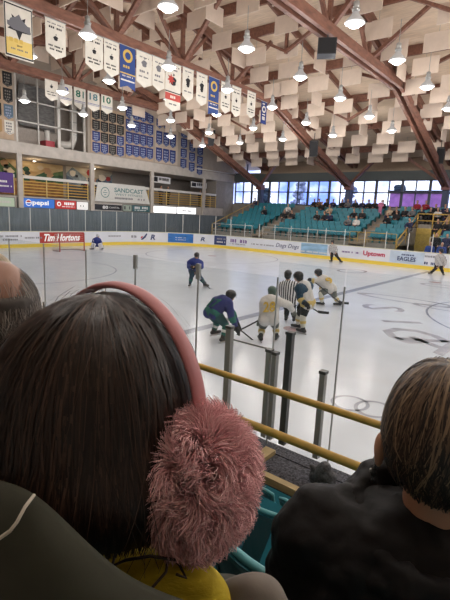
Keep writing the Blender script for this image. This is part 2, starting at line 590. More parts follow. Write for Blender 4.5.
# ------------------------------------------------------------------ far stand: stepped risers, aisles, vomitory
def row_y(i): return 28.0+0.85*i
def row_z(i): return 1.33+0.29*i
NR = 8
VX0, VX1 = 19.75, 21.9
mb = MB()
for i in range(NR):
    y0 = row_y(i)-0.55; y1 = row_y(i)+0.30
    segs = [(3.2,VX0),(VX1,XE)] if i < 5 else [(3.2,XE)]
    for a, b in segs:
        mb.bb((a,y0,-0.1),(b,y1,row_z(i)))
mb.bb((3.2,row_y(NR-1)+0.30,-0.1),(XE,YW,row_z(NR-1)+0.02))
stand = struct('floor_stand_far', mb, CONC)
AIS = ((7.75,8.75),(16.45,17.5))
STEP = mat('aisle_step', (0.33,0.27,0.20), rough=0.85, noise=0.15)
for a, b in AIS:
    mb = MB()
    for i in range(NR):
        mb.bb((a,row_y(i)-0.55,row_z(i)),(b,row_y(i)+0.30,row_z(i)+0.012))
        mb.bb((a,row_y(i)-0.82,row_z(i)-0.14),(b,row_y(i)-0.55,row_z(i)-0.13))
        mb.bb((a,row_y(i)-0.80,row_z(max(i-1,0))),(b,row_y(i)-0.551,row_z(i)-0.14))
    mb.build('aisle_step', STEP, stand)
YWALL = mat('vomitory_yellow', (0.55,0.40,0.10), rough=0.6, noise=0.15)
mb = MB(); mb.bb((VX0,31.6,-0.1),(VX1,31.8,2.5)); mb.build('vomitory_wall', YWALL, stand)
mb = MB(); mb.bb((VX0-0.03,27.45,-0.1),(VX0,31.7,1.25)); mb.bb((VX1,27.45,-0.1),(VX1+0.03,31.7,1.25)); mb.build('vomitory_side', mat('vom_cream',(0.5,0.42,0.28),rough=0.7), stand)

# ------------------------------------------------------------------ near stand
NROW = [(-3.70,1.50),(-3.00,1.20),(-2.35,0.80),(-1.75,0.42)]
mb = MB()
mb.bb((20,-11.7,-0.1),(40,-3.75,1.9))
for (yb, zf), y1 in zip(NROW, (-3.05,-2.40,-1.80,-1.15)):
    mb.bb((20,yb-0.05,-0.1),(40,y1,zf))
struct('floor_stand_near', mb, CONC)
mb = MB(); mb.bb((20,-1.10,-0.1),(40,-0.80,0.86)); mb.bb((20,-0.80,0.852),(40,-0.66,0.868)); led = struct('trim_5', mb, mat('speckled_rubber',(0.045,0.045,0.06),rough=0.9,noise=0.8,scale=60,detail=2,col2=(0.14,0.14,0.17)))
mb = MB(); mb.bb((20,-1.16,0.82),(40,-1.10,0.88)); mb.build('nosing', TIMB, led)
mb = MB(); mb.bb((28.02,-1.10,0.86),(28.12,-0.80,0.90)); mb.build('batten', TIMB, led)
# ------------------------------------------------------------------ roof trusses
def make_truss(X, zc=10.2):
    t = thing('roof_truss', 'x', 'roof truss', (X,13,0), 'red timber roof trusses')
    for s in (-1, 1):
        mb = MB(); mb.bb((X+s*0.20-0.09,4,zc-0.25),(X+s*0.20+0.09,22.2,zc+0.16)); mb.build('bottom_chord', WOOD, t)
        for far in (1, 0):
            y0, y1 = (22.0,35.3) if far else (4.2,-9.1)
            mb = MB(); mb.bar((X+s*0.20,y0,zc),(X+s*0.20,y1,5.75),0.18,0.44); mb.build('leg', WOOD, t)
            mb = MB(); mb.bar((X+s*0.2,13,12.75),(X+s*0.2,36 if far else -10,deck_z(36)-0.55),0.16,0.42); mb.build('top_chord', WOOD, t)
    for y in (5.5, 9.6, 13.7, 17.8, 21.8):
        mb = MB(); mb.bar((X,y,zc-0.1),(X,y,deck_z(y)-0.5),0.16,0.18,(0,1,0)); mb.build('king_post', WOOD, t)
        for d in (-2.0, 2.0):
            mb = MB(); mb.bar((X,y,zc),(X,y+d,deck_z(y+d)-0.6),0.14,0.16,(1,0,0)); mb.build('web_strut', WOOD, t)
        for d in (-2.6, 2.6):
            mb = MB(); mb.bar((X,y,zc),(X+d,y,deck_z(y)-0.35),0.15,0.2,(0,1,0)); mb.build('side_brace', WOOD, t)
    for d in (-3.6, 3.6):
        mb = MB(); mb.bar((X,35.1,5.9),(X+d,33.2,8.45),0.20,0.30,(0,1,0)); mb.build('knee_brace', WOOD, t)
    mb = MB(); mb.bb((X-0.22,35.0,-0.1),(X+0.22,35.5,5.7)); mb.build('column', mat('column_blue',(0.045,0.06,0.12),rough=0.6), t)
    mb = MB(); mb.bb((X-0.32,34.8,5.5),(X+0.32,35.5,6.0)); mb.build('steel_shoe', mat('shoe_maroon',(0.16,0.05,0.05),rough=0.5), t)
    return t
for X, lb in ((2.9,'red timber truss nearest the end wall carrying the numbered banners'),(12.5,'middle red timber truss carrying the long row of white banners'),(20.6,'red timber truss at upper right carrying a black loudspeaker')):
    make_truss(X, 10.6 if X < 4 else 10.2)['label'] = lb
for i, y in enumerate((1.0,5.0,9.0,11.2,15.0,17.0,21.0,25.0,29.0,33.2)):
    mb = MB(); z = deck_z(y); mb.bb((-1.2,y-0.08,z-0.48),(XE,y+0.08,z-0.02))
    o = struct('ceiling_purlin', mb, WOOD)
# rafters between the trusses
for x in (2.0,8.45,16.55,24.65):
    for s in (1,-1):
        mb = MB(); mb.bar((x,13,13.3),(x,36 if s > 0 else -10,deck_z(36)-0.2),0.14,0.3); struct('ceiling_rafter', mb, WOOD)
for x in (8.45,16.55,24.65):
    for y in (9.0,17.0,25.0):
        for d in (-2.2,2.2):
            mb = MB(); mb.bar((x,y,deck_z(y)-1.5),(x+d,y,deck_z(y)-0.4),0.13,0.18,(0,1,0)); struct('ceiling_brace', mb, WOOD)
        mb = MB(); mb.bar((x,y,deck_z(y)-1.6),(x,y,deck_z(y)-0.4),0.13,0.16,(0,1,0)); struct('ceiling_brace', mb, WOOD)

# ------------------------------------------------------------------ acoustic baffles hung under the deck
mb = MB(); mb.box((0,0,0),(1.25,0.05,0.80)); bm0 = mb.mesh('acoustic_baffle', BAFF)
mb = MB()
mb.tube([(0,0,0.40),(0,0,0.75)],0.008,5)
wires0 = mb.mesh('hanger', GREYM)
rb = random.Random(3)
nb = 0
ys = [3.2+1.75*k for k in range(18)]
for j, y in enumerate(ys):
    for i in range(15):
        x = 0.9+1.95*i+(0.97 if j % 2 else 0)
        if min(abs(x-X) for X in (2.9,12.5,20.6)) < 0.75 and y < 24: 
            x += 0.8
        if x > 27.5 or y > 33.0: continue
        if rb.random() < 0.05: continue
        z = deck_z(y)-1.18-rb.random()*0.12
        if y > 24: z = deck_z(y)-1.0
        o = add_mesh('acoustic_baffle', bm0)
        o.location = (x,y,z)
        o.rotation_euler = (0,0,PI/2 if (i*2+j) % 5 == 0 else 0)
        tag(o, 'cream rectangular acoustic baffle hanging under the arena roof deck', 'acoustic panel', 'acoustic baffles under the roof')
        h = add_mesh('hanger', wires0, o)
        nb += 1
# ------------------------------------------------------------------ high-bay lamps
LENS = mat('lamp_lens', (1,1,1), emit=(1,0.96,0.9), estr=6.0)
BELL = mat('lamp_bell', (0.34,0.35,0.37), rough=0.2, emit=(1,0.95,0.9), estr=0.16)
lamp = thing('high_bay_lamp', 'x', 'lamp', (0,0,0), 'high bay lamps', world=False)
mb = MB(); mb.smooth = True; mb.lathe([(0.10,0.0),(0.11,0.08),(0.13,0.12)],(0,0,0.28),14); mb.lathe([(0.05,0),(0.09,0.03),(0.09,0.2),(0.05,0.24)],(0,0,0.38),12); mb.build('ballast', LGREYM, lamp)
mb = MB(); mb.smooth = True; mb.lathe([(0.30,0.0),(0.29,0.05),(0.22,0.13),(0.13,0.22),(0.10,0.30)],(0,0,0),20,False,False); mb.build('bell_shade', BELL, lamp)
mb = MB(); mb.smooth = True; mb.lathe([(0.05,-0.12),(0.14,-0.10),(0.21,-0.05),(0.24,0.0)],(0,0,0),20,True,True); mb.build('lens', LENS, lamp)
mb = MB(); mb.tube([(0,0,0.6),(0,0,1.4)],0.012,6); mb.build('hanging_rod', GREYM, lamp)
ld = bpy.data.lights.new('lamp_light','POINT'); ld.energy = LAMP_W; ld.color = LAMP_COL; ld.shadow_soft_size = 0.11
lo = bpy.data.objects.new('bulb', ld); COL.objects.link(lo); lo.parent = lamp; lo.location = (0,0,-0.27)
LX = [23.45,19.4,15.45,11.5,7.6,3.7,27.4,31.3,35.2,39.1,43.0]
LY = [6.1,9.95,13.8,17.7,21.5,25.2]
LZ = []
first = True
for i, x in enumerate(LX):
    for j, y in enumerate(LY):
        z = 8.68 if y < 20 else 8.6-0.04*(y-20)
        c = ORD = NUMW[i if i < 6 else i]
        col = 'in row right of the right truss' if i == 0 else 'in %s row left of right truss' % NUMW[i-1] if i < 6 else 'in %s row off to the right' % NUMW[i-6]
        lb = 'high bay lamp %s from near side %s' % (NUMW[j], col)
        if first:
            lamp.location = (x,y,z); lamp['label'] = lb; first = False
        else:
            dup(lamp, (x,y,z), label=lb)

# unseen lamps added over the near stand to brighten the foreground
for i, x in enumerate((23.45,27.4,31.3)):
    for j, y in enumerate((2.2,-2.0)):
        dup(lamp, (x,y,9.0 if y > 0 else 8.7), label='unseen added lamp above the near stand, %s from the rink, %s from the left' % (NUMW[j], NUMW[i]))

# ------------------------------------------------------------------ hung banners
def banner(name, X, y0, y1, z0, z1, m, label, group, marks, point=0.22, notch=False, cat='banner'):
    w = y1-y0; yc = (y0+y1)/2
    t = thing(name, label, cat, (X,yc,z1), group)
    if notch: poly = [(y0,z0),(yc,z0+point),(y1,z0),(y1,z1),(y0,z1)]
    elif point: poly = [(y0,z0+point),(yc,z0),(y1,z0+point),(y1,z1),(y0,z1)]
    else: poly = [(y0,z0),(y1,z0),(y1,z1),(y0,z1)]
    mb = MB(); mb.prism(poly, (X-0.006,0,0), (0,1,0), (0,0,1), 0.012); mb.build('cloth', m, t)
    mb = MB(); mb.tube([(X,y0-0.03,z1+0.01),(X,y1+0.03,z1+0.01)],0.02,8); mb.build('hanging_pole', GREYM, t)
    H = z1-z0; F0 = X+0.012
    for mi, mk in enumerate(marks):
        k = mk[0]; F = F0+0.0015*mi
        if k == 'line':   # a row of small lettering too fine to read
            _, v, wd, hh, mm = mk
            mb = MB(); n = max(3,int(wd*w/(hh*1.1))); x0 = yc-wd*w/2
            for q in range(n):
                if q % 5 == 3: continue
                mb.bb((X+0.006,x0+q*wd*w/n,z0+v*H-hh/2),(F,x0+(q+0.7)*wd*w/n,z0+v*H+hh/2))
            mb.build('small_lettering', mm, t)
        elif k == 'band':
            _, v, hh, wd, mm = mk
            mb = MB(); mb.bb((X+0.006,yc-wd*w/2,z0+v*H-hh/2),(F-0.001,yc+wd*w/2,z0+v*H+hh/2)); mb.build('stripe', mm, t)
        elif k == 'text':
            _, s, v, hh, wd, mm = mk
            lettering(s, 1, mm, (F-0.002,yc,z0+v*H), (0,1,0), (0,0,1), t, fit=(wd*w,hh), th=0.004, bold=0.02)
        elif k == 'puck':
            _, v, r, mm = mk
            mb = MB(); mb.smooth = False
            mb.prism([(yc+r*math.cos(a*PI/8)*(1.1 if a % 3 else 0.8), z0+v*H+r*0.9*math.sin(a*PI/8)) for a in range(16)], (X+0.006,0,0), (0,1,0), (0,0,1), 0.006)
            mb.prism([(yc-r*0.2,z0+v*H+r*1.1),(yc+r*0.5,z0+v*H+r*1.3),(yc+r*0.1,z0+v*H+r*1.7)], (X+0.006,0,0), (0,1,0), (0,0,1), 0.006)
            mb.build('emblem', mm, t)
        elif k == 'disc':
            _, v, r, mm, m2 = mk
            mb = MB(); mb.prism([(yc+r*math.cos(a*PI/10), z0+v*H+r*math.sin(a*PI/10)) for a in range(20)], (X+0.006,0,0), (0,1,0), (0,0,1), 0.004); e = mb.build('emblem', mm, t)
            mb = MB(); mb.prism([(yc+r*0.6*math.cos(a*PI/4), z0+v*H+r*0.6*math.sin(a*PI/4)) for a in range(8)], (X+0.010,0,0), (0,1,0), (0,0,1), 0.004); mb.build('emblem_centre', m2, e)
    return t
def std(v0=0):
    return [('line',0.90,0.8,0.04,GREYINK),('line',0.80,0.66,0.07,INK),('puck',0.54,0.095,INK),('line',0.33,0.74,0.055,INK),('line',0.24,0.62,0.055,INK)]
XA = 12.82
KA = (12.82-CP.x)/(12.5-CP.x)
def ky(y): return CP.y+(y-CP.y)*KA
def kz(z): return CP.z+(z-CP.z)*KA
G1 = 'championship banners on the long row'
rows = [ (6.24,7.10,8.55,9.95,CLOTHW,'white pointed banner with small black emblem beside the framed star banner',std(),0.22,False),
 (8.0,8.88,8.55,10.0,CLOTHW,'white pointed banner with black emblem, third along the long row',std(),0.22,False),
 (8.93,9.72,8.55,10.02,CLOTHW,'white pointed banner with black emblem directly left of the first blue banner',std(),0.22,False),
 (9.78,10.65,8.25,10.05,BLUEC,'long blue banner with gold round crest, nearer of the two blue ones',[('disc',0.78,0.27,GOLD,BLUEC),('line',0.52,0.6,0.10,GOLD),('band',0.36,0.05,1.0,GOLD),('line',0.3,0.7,0.05,CLOTHW),('band',0.2,0.06,0.9,CLOTHW)],0.15,True),
 (10.72,11.66,8.55,10.08,CLOTHW,'white scalloped banner with leafy sketch directly right of first blue banner',[('line',0.85,0.6,0.05,GREYINK),('puck',0.68,0.16,GREYINK),('line',0.45,0.6,0.09,GREYINK),('line',0.3,0.7,0.06,GREYINK)],0.2,False),
 (11.70,12.50,8.60,10.1,CLOTHW,'white scalloped banner with leafy sketch directly left of the maple leaf banner',[('line',0.85,0.6,0.05,GREYINK),('puck',0.68,0.16,GREYINK),('line',0.45,0.6,0.09,GREYINK),('line',0.3,0.7,0.06,GREYINK)],0.2,False),
 (12.55,13.62,7.85,10.12,CLOTHW,'long white banner with red and black leaf emblem and red band',None,0.2,False),
 (13.75,14.55,8.55,10.15,CLOTHW,'white pointed banner with two black players, left of the matching pair',[('line',0.9,0.6,0.05,GREYINK),('puck',0.62,0.16,INK),('puck',0.50,0.12,INK),('line',0.3,0.7,0.06,GREYINK)],0.22,False),
 (14.80,15.65,8.55,10.17,CLOTHW,'white pointed banner with two black players, right of the matching pair',[('line',0.9,0.6,0.05,GREYINK),('puck',0.62,0.16,INK),('puck',0.50,0.12,INK),('line',0.3,0.7,0.06,GREYINK)],0.22,False),
 (15.80,16.65,8.25,10.2,BLUEC,'long blue banner with gold round crest, farther of the two blue ones',[('disc',0.78,0.27,GOLD,BLUEC),('line',0.52,0.6,0.10,GOLD),('band',0.36,0.05,1.0,GOLD),('line',0.3,0.7,0.05,CLOTHW),('band',0.2,0.06,0.9,CLOTHW)],0.15,True),
 (16.85,17.70,8.55,10.2,CLOTHW,'white pointed banner directly right of the farther blue banner',std(),0.22,False),
 (17.85,18.70,8.55,10.22,CLOTHW,'white pointed banner second from the right end of the long row',std(),0.22,False),
 (19.35,20.2,8.75,10.28,CLOTHW,'white pointed banner alone at the right end of the long row',std(),0.22,False)]
for (a,b,z0,z1,m,lb,mk,pt,nt_) in rows:
    if mk is None:
        mk = [('line',0.93,0.8,0.07,INK),('line',0.86,0.7,0.07,GREYINK),('puck',0.63,0.22,INK),('band',0.40,0.05,1.0,INK),('band',0.30,0.32,1.0,RED),('line',0.30,0.35,0.12,CLOTHW),('line',0.15,0.5,0.06,GREYINK)]
    t = banner('championship_banner', XA, ky(a), ky(b), kz(z0), kz(z1), m, lb, G1, mk, pt, nt_)
    if 'leaf emblem' in lb:
        yc = ky((a+b)/2-0.16); zc = kz(z0+0.66*(z1-z0)); mb = MB()
        mb.prism([(yc+r*math.cos(k*PI/7+PI/2), zc+r*math.sin(k*PI/7+PI/2)) for k in range(14) for r in ((0.26 if k % 2 == 0 else 0.13),)], (XA+0.013,0,0), (0,1,0), (0,0,1), 0.005)
        mb.build('leaf', RED, t)
# big framed banner
t = banner('team_banner', XA, 4.50, 5.55, 8.05, 9.86, CLOTHW, 'large white banner with dark star emblem and yellow lower band', None, [('band',0.5,1.72,0.97,INK),('band',0.5,1.62,0.90,CLOTHW),('band',0.21,0.52,0.90,mat('pale_yellow',(0.70,0.52,0.16),rough=0.85)),('line',0.33,0.7,0.14,GOLD),('line',0.17,0.6,0.05,GREYINK),('text','2017',0.24,0.06,0.2,INK),('band',0.62,0.13,0.8,GREYINK)], 0)
mb = MB(); yc, zc = 5.025, 9.12
mb.prism([(yc+r*math.cos(k*PI/5-PI/2), zc+r*math.sin(k*PI/5-PI/2)) for k in range(10) for r in ((0.44 if k % 2 == 0 else 0.2),)], (XA+0.013,0,0), (0,1,0), (0,0,1), 0.004); mb.build('emblem', INK, t)
mb = MB(); mb.prism([(yc-0.42,zc-0.02),(yc-0.2,zc-0.12),(yc+0.45,zc-0.12),(yc+0.40,zc+0.05),(yc+0.1,zc+0.28),(yc+0.02,zc+0.42),(yc-0.12,zc+0.30),(yc-0.30,zc+0.22)], (XA+0.017,0,0), (0,1,0), (0,0,1), 0.004); mb.build('emblem', GREYINK, t)
XB = 3.12
G2 = 'retired number banners'
mkn = lambda s, m: [('line',0.88,0.75,0.08,m),('text',s,0.58,0.42,0.30*len(s)+0.1,m),('band',0.30,0.03,0.95,BLUEINK),('band',0.25,0.02,0.95,BLUEINK)]
banner('number_banner', XB, 11.56,12.41,9.15,10.69,CLOTHW,'white banner with small black emblem at left end of the number row',G2,std())
banner('number_banner', XB, 12.54,13.39,9.07,10.64,CLOTHW,'white retired number banner reading 8 in blue',G2,mkn('8',BLUEINK))
banner('number_banner', XB, 13.52,14.37,9.07,10.66,CLOTHW,'white retired number banner reading 81 in green',G2,mkn('81',GREENINK))
banner('number_banner', XB, 14.53,15.43,9.13,10.69,CLOTHW,'white retired number banner reading 18 in outlined grey',G2,mkn('18',mat('teal_ink',(0.10,0.22,0.25),rough=0.8)))
banner('number_banner', XB, 15.59,16.49,9.17,10.72,CLOTHW,'white retired number banner reading 10 in green',G2,mkn('10',GREENINK))
t = banner('vertical_banner', 12.86, 20.35,20.95,8.55,9.85,NAVY,'dark navy vertical banner with white round mark hanging alone under roof',None,[('disc',0.66,0.2,CLOTHW,NAVY),('band',0.42,0.06,0.5,CLOTHW),('line',0.25,0.5,0.2,CLOTHW),('line',0.9,0.6,0.08,CLOTHW)],0)

# ------------------------------------------------------------------ pennants fixed to the end wall
PLY = mat('plywood', (0.46,0.34,0.24), rough=0.85, noise=0.12, scale=3)
for nm, y0, y1, z0, z1, m in (('wall_panel',17.75,21.0,7.15,10.6,PLY),('wall_panel',21.1,24.15,7.15,11.3,PLY),('wall_panel',24.4,27.2,7.15,11.2,mat('plywood_pale',(0.50,0.41,0.33),rough=0.85,noise=0.08)),('wall_panel',-1,11.7,7.1,11.4,PLY)):
    mb = MB(); mb.bb((-1.25,y0,z0),(-1.20,y1,z1)); o = struct('trim_6', mb, m)
PBLUE = mat('pennant_blue', (0.014,0.032,0.16), rough=0.8, noise=0.2, scale=4)
PNT = {}
def pennant(y, z, w, h, m, mm, label, group):
    key = (w,h,m.name,mm.name)
    if key not in PNT:
        mb = MB(); mb.prism([(-w/2,-h*0.32),(0,-h/2),(w/2,-h*0.32),(w/2,h/2),(-w/2,h/2)], (0,0,0), (0,1,0), (0,0,1), 0.012); a = mb.mesh('wall_pennant', m)
        mb = MB(); r = random.Random(len(PNT))
        for v in (0.30,0.10,-0.10,-0.26):
            n = 3 if v > -0.2 else 2
            for q in range(n):
                x0 = -w*0.33*(n/3)+q*w*0.22
                mb.bb((0.012,x0,v*h-h*0.055),(0.018,x0+w*(0.12+0.06*r.random()),v*h+h*0.055))
        b = mb.mesh('small_lettering', mm)
        mb = MB(); q = 0.86
        mb.prism([(-w/2*q,-h*0.30),(0,-h*0.46),(w/2*q,-h*0.30),(w/2*q,-h*0.27),(0,-h*0.42),(-w/2*q,-h*0.27)], (0.012,0,0), (0,1,0), (0,0,1), 0.005)
        c = mb.mesh('edge_stripe', mm)
        PNT[key] = (a,b,c)
    a,b,c = PNT[key]
    o = add_mesh('wall_pennant', a); o.location = (-1.19,y,z)
    tag(o, label, 'pennant', group)
    add_mesh('small_lettering', b, o); add_mesh('edge_stripe', c, o)
MW = mat('pennant_white', (0.30,0.35,0.50), rough=0.8)
MG = mat('pennant_grey', (0.20,0.19,0.17), rough=0.8)
for r_ in range(4):
    for c_ in range(4):
        blk = [[1,1,1,1],[1,1,1,1],[0,1,1,0],[0,0,1,0]][r_][c_]
        pennant(18.22+0.78*c_, 9.98-0.82*r_, 0.71, 0.80, BLACKC if blk else PBLUE, MG if blk else MW, '%s pennant on the plywood panel, %s in the %s row down' % ('black' if blk else 'blue', NUMW[c_], NUMW[r_]), 'pennants on the plywood panel')
        pennant(21.48+0.76*c_, 10.72-0.99*r_, 0.72, 0.96, PBLUE if (r_,c_) != (3,0) else NAVY, MW, 'blue pennant in the dense middle block, %s in the %s row down' % (NUMW[c_], NUMW[r_]), 'pennants in the dense middle block')
for r_ in range(3):
    for c_ in range(3):
        pennant(24.85+0.85*c_, 10.65-1.42*r_, 0.74, 1.22, PBLUE, MW, 'blue pennant in the nine-pennant block, %s in the %s row down' % (NUMW[c_], NUMW[r_]), 'pennants in the nine block')
for c_ in range(3):
    for r_ in range(4):
        w_ = (c_ == 1 and r_ == 0)
        pennant(28.0+1.15*c_, 10.15-0.20*c_-0.92*r_+0.0, 0.80, 0.88, CLOTHW if w_ else PBLUE, BLUEINK if w_ else MW, '%s pennant in column %s of the far right strips, %s from top' % ('white' if w_ else 'blue', NUMW[c_], NUMW[r_]), 'pennants in the far right strips')
for r_, (m, mm) in enumerate(((BLACKC,MG),(BLACKC,MG),(mat('pennant_slate',(0.10,0.16,0.22),rough=0.8),MW),(CLOTHW,GREYINK))):
    for c_ in range(2):
        pennant(10.62+0.78*c_, 10.85-1.0*r_, 0.62, 0.92, (BLACKC,mat('pennant_tan',(0.4,0.25,0.1),rough=0.8))[r_ > 2] if c_ == 0 else m, MG if c_ == 0 else mm, 'pennant at the far left wall edge, %s column, %s from the top' % (('left','right')[c_], NUMW[r_]), 'pennants at the far left wall edge')
# ------------------------------------------------------------------ balcony: railings, signs, murals
PALEW = mat('sign_white', (0.75,0.75,0.75), rough=0.5)
def lit(name, c, s): return mat(name, c, rough=0.5, emit=c, estr=s)
BAYS = [(6.0,11.6),(12.2,17.45),(18.0,23.7),(24.25,30.75),(31.2,33.0)]
for i, (a, b) in enumerate(BAYS):
    t = thing('balcony_railing', 'yellow slatted balcony railing with pale top rail, bay %s' % ('in front of the far left mural','above the blue drinks sign','behind the white sloped banner','right of the white sloped banner','at the right end of the balcony')[i], 'railing', (XW,(a+b)/2,3.45), 'balcony railings')
    mb = MB(); mb.bb((XW-0.05,a,4.68),(XW+0.05,b,4.88)); mb.build('top_rail', CREAM, t)
    for k in range(5):
        mb = MB(); mb.bb((XW-0.02,a,3.62+0.21*k),(XW+0.02,b,3.68+0.21*k)); mb.build('slat', mat('slat_yellow',(0.55,0.34,0.07),rough=0.5), t)
    n = max(2, int((b-a)/1.35))
    for k in range(n+1):
        y = a+0.03+(b-a-0.06)*k/n
        mb = MB(); mb.bb((XW-0.03,y-0.025,3.45),(XW+0.03,y+0.025,4.68)); mb.build('post', mat('post_yellow',(0.66,0.50,0.2),rough=0.5), t)
def wsign(name, y0, y1, z0, z1, m, label, cat='sign', x=XW+0.02, th=0.07, frame=DGREYM):
    t = thing(name, label, cat, (x,(y0+y1)/2,z0))
    mb = MB(); mb.bb((x-th,y0,z0),(x,y1,z1)); mb.build('panel', m, t)
    if frame:
        mb = MB()
        for a, b in (((y0-.03,z0-.03),(y1+.03,z0)),((y0-.03,z1),(y1+.03,z1+.03)),((y0-.03,z0),(y0,z1)),((y1,z0),(y1+.03,z1))):
            mb.bb((x-th,a[0],a[1]),(x+0.015,b[0],b[1]))
        mb.build('frame', frame, t)
    return t
SX = XW+0.022
PEPB = lit('drinks_blue',(0.03,0.16,0.62),0.25)
LWHITE = mat('lit_white', (0.9,0.9,0.9), emit=(1,1,1), estr=0.25)
t = wsign('drinks_sign', 11.78,14.52,2.70,3.34,PEPB,'bright blue backlit sign with white lettering and round logo')
lettering('pepsi', 1, LWHITE, (SX,13.45,3.01), (0,1,0), (0,0,1), t, fit=(1.25,0.42), bold=0.03)
mb = MB(); mb.prism([(12.55+.22*math.cos(k*PI/12),3.03+.22*math.sin(k*PI/12)) for k in range(24)], (SX,0,0), (0,1,0), (0,0,1), 0.006); lg = mb.build('logo', LWHITE, t)
mb = MB(); mb.prism([(12.55+.17*math.cos(a),3.06+.14*math.sin(a)) for a in [k*PI/10 for k in range(11)]], (SX+.006,0,0), (0,1,0), (0,0,1), 0.004); mb.build('logo_top', RED, lg)
mb = MB(); mb.prism([(12.55+.17*math.cos(a),3.00+.14*math.sin(a)) for a in [PI+k*PI/10 for k in range(11)]], (SX+.006,0,0), (0,1,0), (0,0,1), 0.004); mb.build('logo_bottom', PEPB, lg)
REDL = lit('lit_red',(0.45,0.03,0.03),0.25)
t = wsign('advertising_sign', 14.60,16.35,2.70,3.32,REDL,'red backlit sign with white ring logo beside the blue drinks sign')
mb = MB(); ring_pts = [(14.90+.17*math.cos(k*PI/12),3.05+.17*math.sin(k*PI/12)) for k in range(24)]; mb.prism(ring_pts, (SX,0,0), (0,1,0), (0,0,1), 0.005); e = mb.build('logo', LWHITE, t)
mb = MB(); mb.prism([(14.90+.09*math.cos(k*PI/12),3.05+.09*math.sin(k*PI/12)) for k in range(24)], (SX+.005,0,0), (0,1,0), (0,0,1), 0.004); mb.build('logo_centre', REDL, e)
def fine(t, y0, y1, z, h, m, n=None, x=SX, seed=1, name='small_lettering'):
    r = random.Random(seed); mb = MB(); y = y0
    while y < y1-h*0.4:
        w = h*(0.5+0.6*r.random()); w = min(w, y1-y)
        if r.random() > 0.12: mb.bb((x,y,z-h/2*(0.8+0.3*r.random())),(x+0.005,y+w*0.72,z+h/2))
        y += w
    return mb.build(name, m, t)
fine(t,15.2,16.2,3.09,0.20,LWHITE,seed=4); fine(t,15.15,16.2,2.87,0.06,LWHITE,seed=5)
t = wsign('advertising_sign', 16.4,17.40,2.70,3.28,LWHITE,'small white backlit sign at right end of the red sign')
fine(t,16.7,17.1,2.98,0.14,mat('pale_grey_ink',(0.4,0.42,0.42)),seed=6)
t = wsign('advertising_sign', 9.3,11.55,2.70,3.3,lit('pale_green',(0.45,0.55,0.42),0.12),'pale green backlit sign at the far left of the balcony edge')
fine(t,9.6,11.3,3.0,0.16,CREAM,seed=7)
BLKS = mat('sign_black', (0.02,0.02,0.025), rough=0.4)
t = wsign('advertising_sign', 18.0,20.72,2.74,3.20,BLKS,'long black sign with pale lettering under the white sloped banner', frame=CREAM)
lettering('80', 1, PALEW, (SX,19.05,2.97), (0,1,0), (0,0,1), t, fit=(0.55,0.27), bold=0.03)
lettering('CAPITAL', 1, PALEW, (SX,19.95,2.97), (0,1,0), (0,0,1), t, fit=(1.05,0.14))
t = wsign('advertising_sign', 20.85,21.75,2.74,3.25,lit('photo_green',(0.30,0.36,0.30),0.1),'small grey-green photo sign right of the black sign')
fine(t,20.95,21.65,3.0,0.3,DGREYM,seed=9)
t = wsign('advertising_sign', 21.85,24.0,2.74,3.25,lit('sign_teal',(0.04,0.11,0.12),0.2),'dark teal sign with pale lettering right of the small photo sign')
fine(t,22.1,23.7,3.06,0.2,PALEW,seed=10); fine(t,22.1,23.4,2.85,0.08,PALEW,seed=11)
LW2 = mat('lit_white_strong', (0.9,0.9,0.9), emit=(1,1,1), estr=1.3)
t = wsign('advertising_sign', 24.15,27.2,2.72,3.30,LW2,'glowing white sign, left of the two white backlit signs')
fine(t,24.8,26.4,3.0,0.12,PALEW,seed=12)
t = wsign('advertising_sign', 27.3,29.95,2.72,3.32,LW2,'glowing white sign, right of the two white backlit signs')
fine(t,28.0,29.4,3.0,0.16,GREYINK,seed=13)
# sloped white banner over the rail
t = thing('sponsor_banner', 'large white trapezoid banner with green-grey lettering hung over the balcony railing', 'banner', (XW+0.1,21,3.4))
mb = MB(); o_ = V((XW+0.14,0,0)); mb.prism([(17.95,3.42),(23.75,3.42),(23.15,4.92),(18.25,4.92)], (XW+0.10,0,0), (0,1,0), (0,0,1), 0.03); mb.build('cloth', mat('banner_pale',(0.60,0.60,0.57),rough=0.8,noise=0.05), t)
TG = mat('teal_grey_ink', (0.10,0.22,0.22), rough=0.8)
lettering('SANDCAST', 1, TG, (XW+0.132,21.4,4.42), (0,1,0), (0,0,1), t, fit=(3.1,0.36), bold=0.02)
lettering('WEST FITNESS', 1, TG, (XW+0.132,21.4,4.06), (0,1,0), (0,0,1), t, fit=(2.9,0.17))
fine(t,19.9,23.2,3.76,0.15,GREYINK,x=XW+0.13,seed=14)
mb = MB(); 
for k in range(36):
    a0, a1 = k*PI/18, (k+1)*PI/18; c = (18.95,4.15)
    mb.prism([(c[0]+r*math.cos(a),c[1]+r*math.sin(a)) for r, a in ((0.42,a0),(0.42,a1),(0.36,a1),(0.36,a0))], (XW+0.13,0,0), (0,1,0), (0,0,1), 0.004)
mb.bb((XW+0.13,18.85,3.95),(XW+0.134,19.05,4.0)); mb.bb((XW+0.13,18.75,4.12),(XW+0.134,19.15,4.17)); mb.bb((XW+0.13,18.85,4.29),(XW+0.134,19.05,4.34))
mb.build('emblem', TG, t)
t = thing('rail_banner', 'purple banner on the balcony railing at the far left edge', 'banner', (XW+0.1,10.5,3.6))
mb = MB(); mb.bb((XW+0.06,9.2,3.62),(XW+0.08,11.5,4.95)); mb.build('cloth', PURP, t)
fine(t,9.6,11.2,4.35,0.14,PALEW,x=XW+0.08,seed=15); fine(t,9.4,11.4,4.05,0.10,PALEW,x=XW+0.08,seed=16)
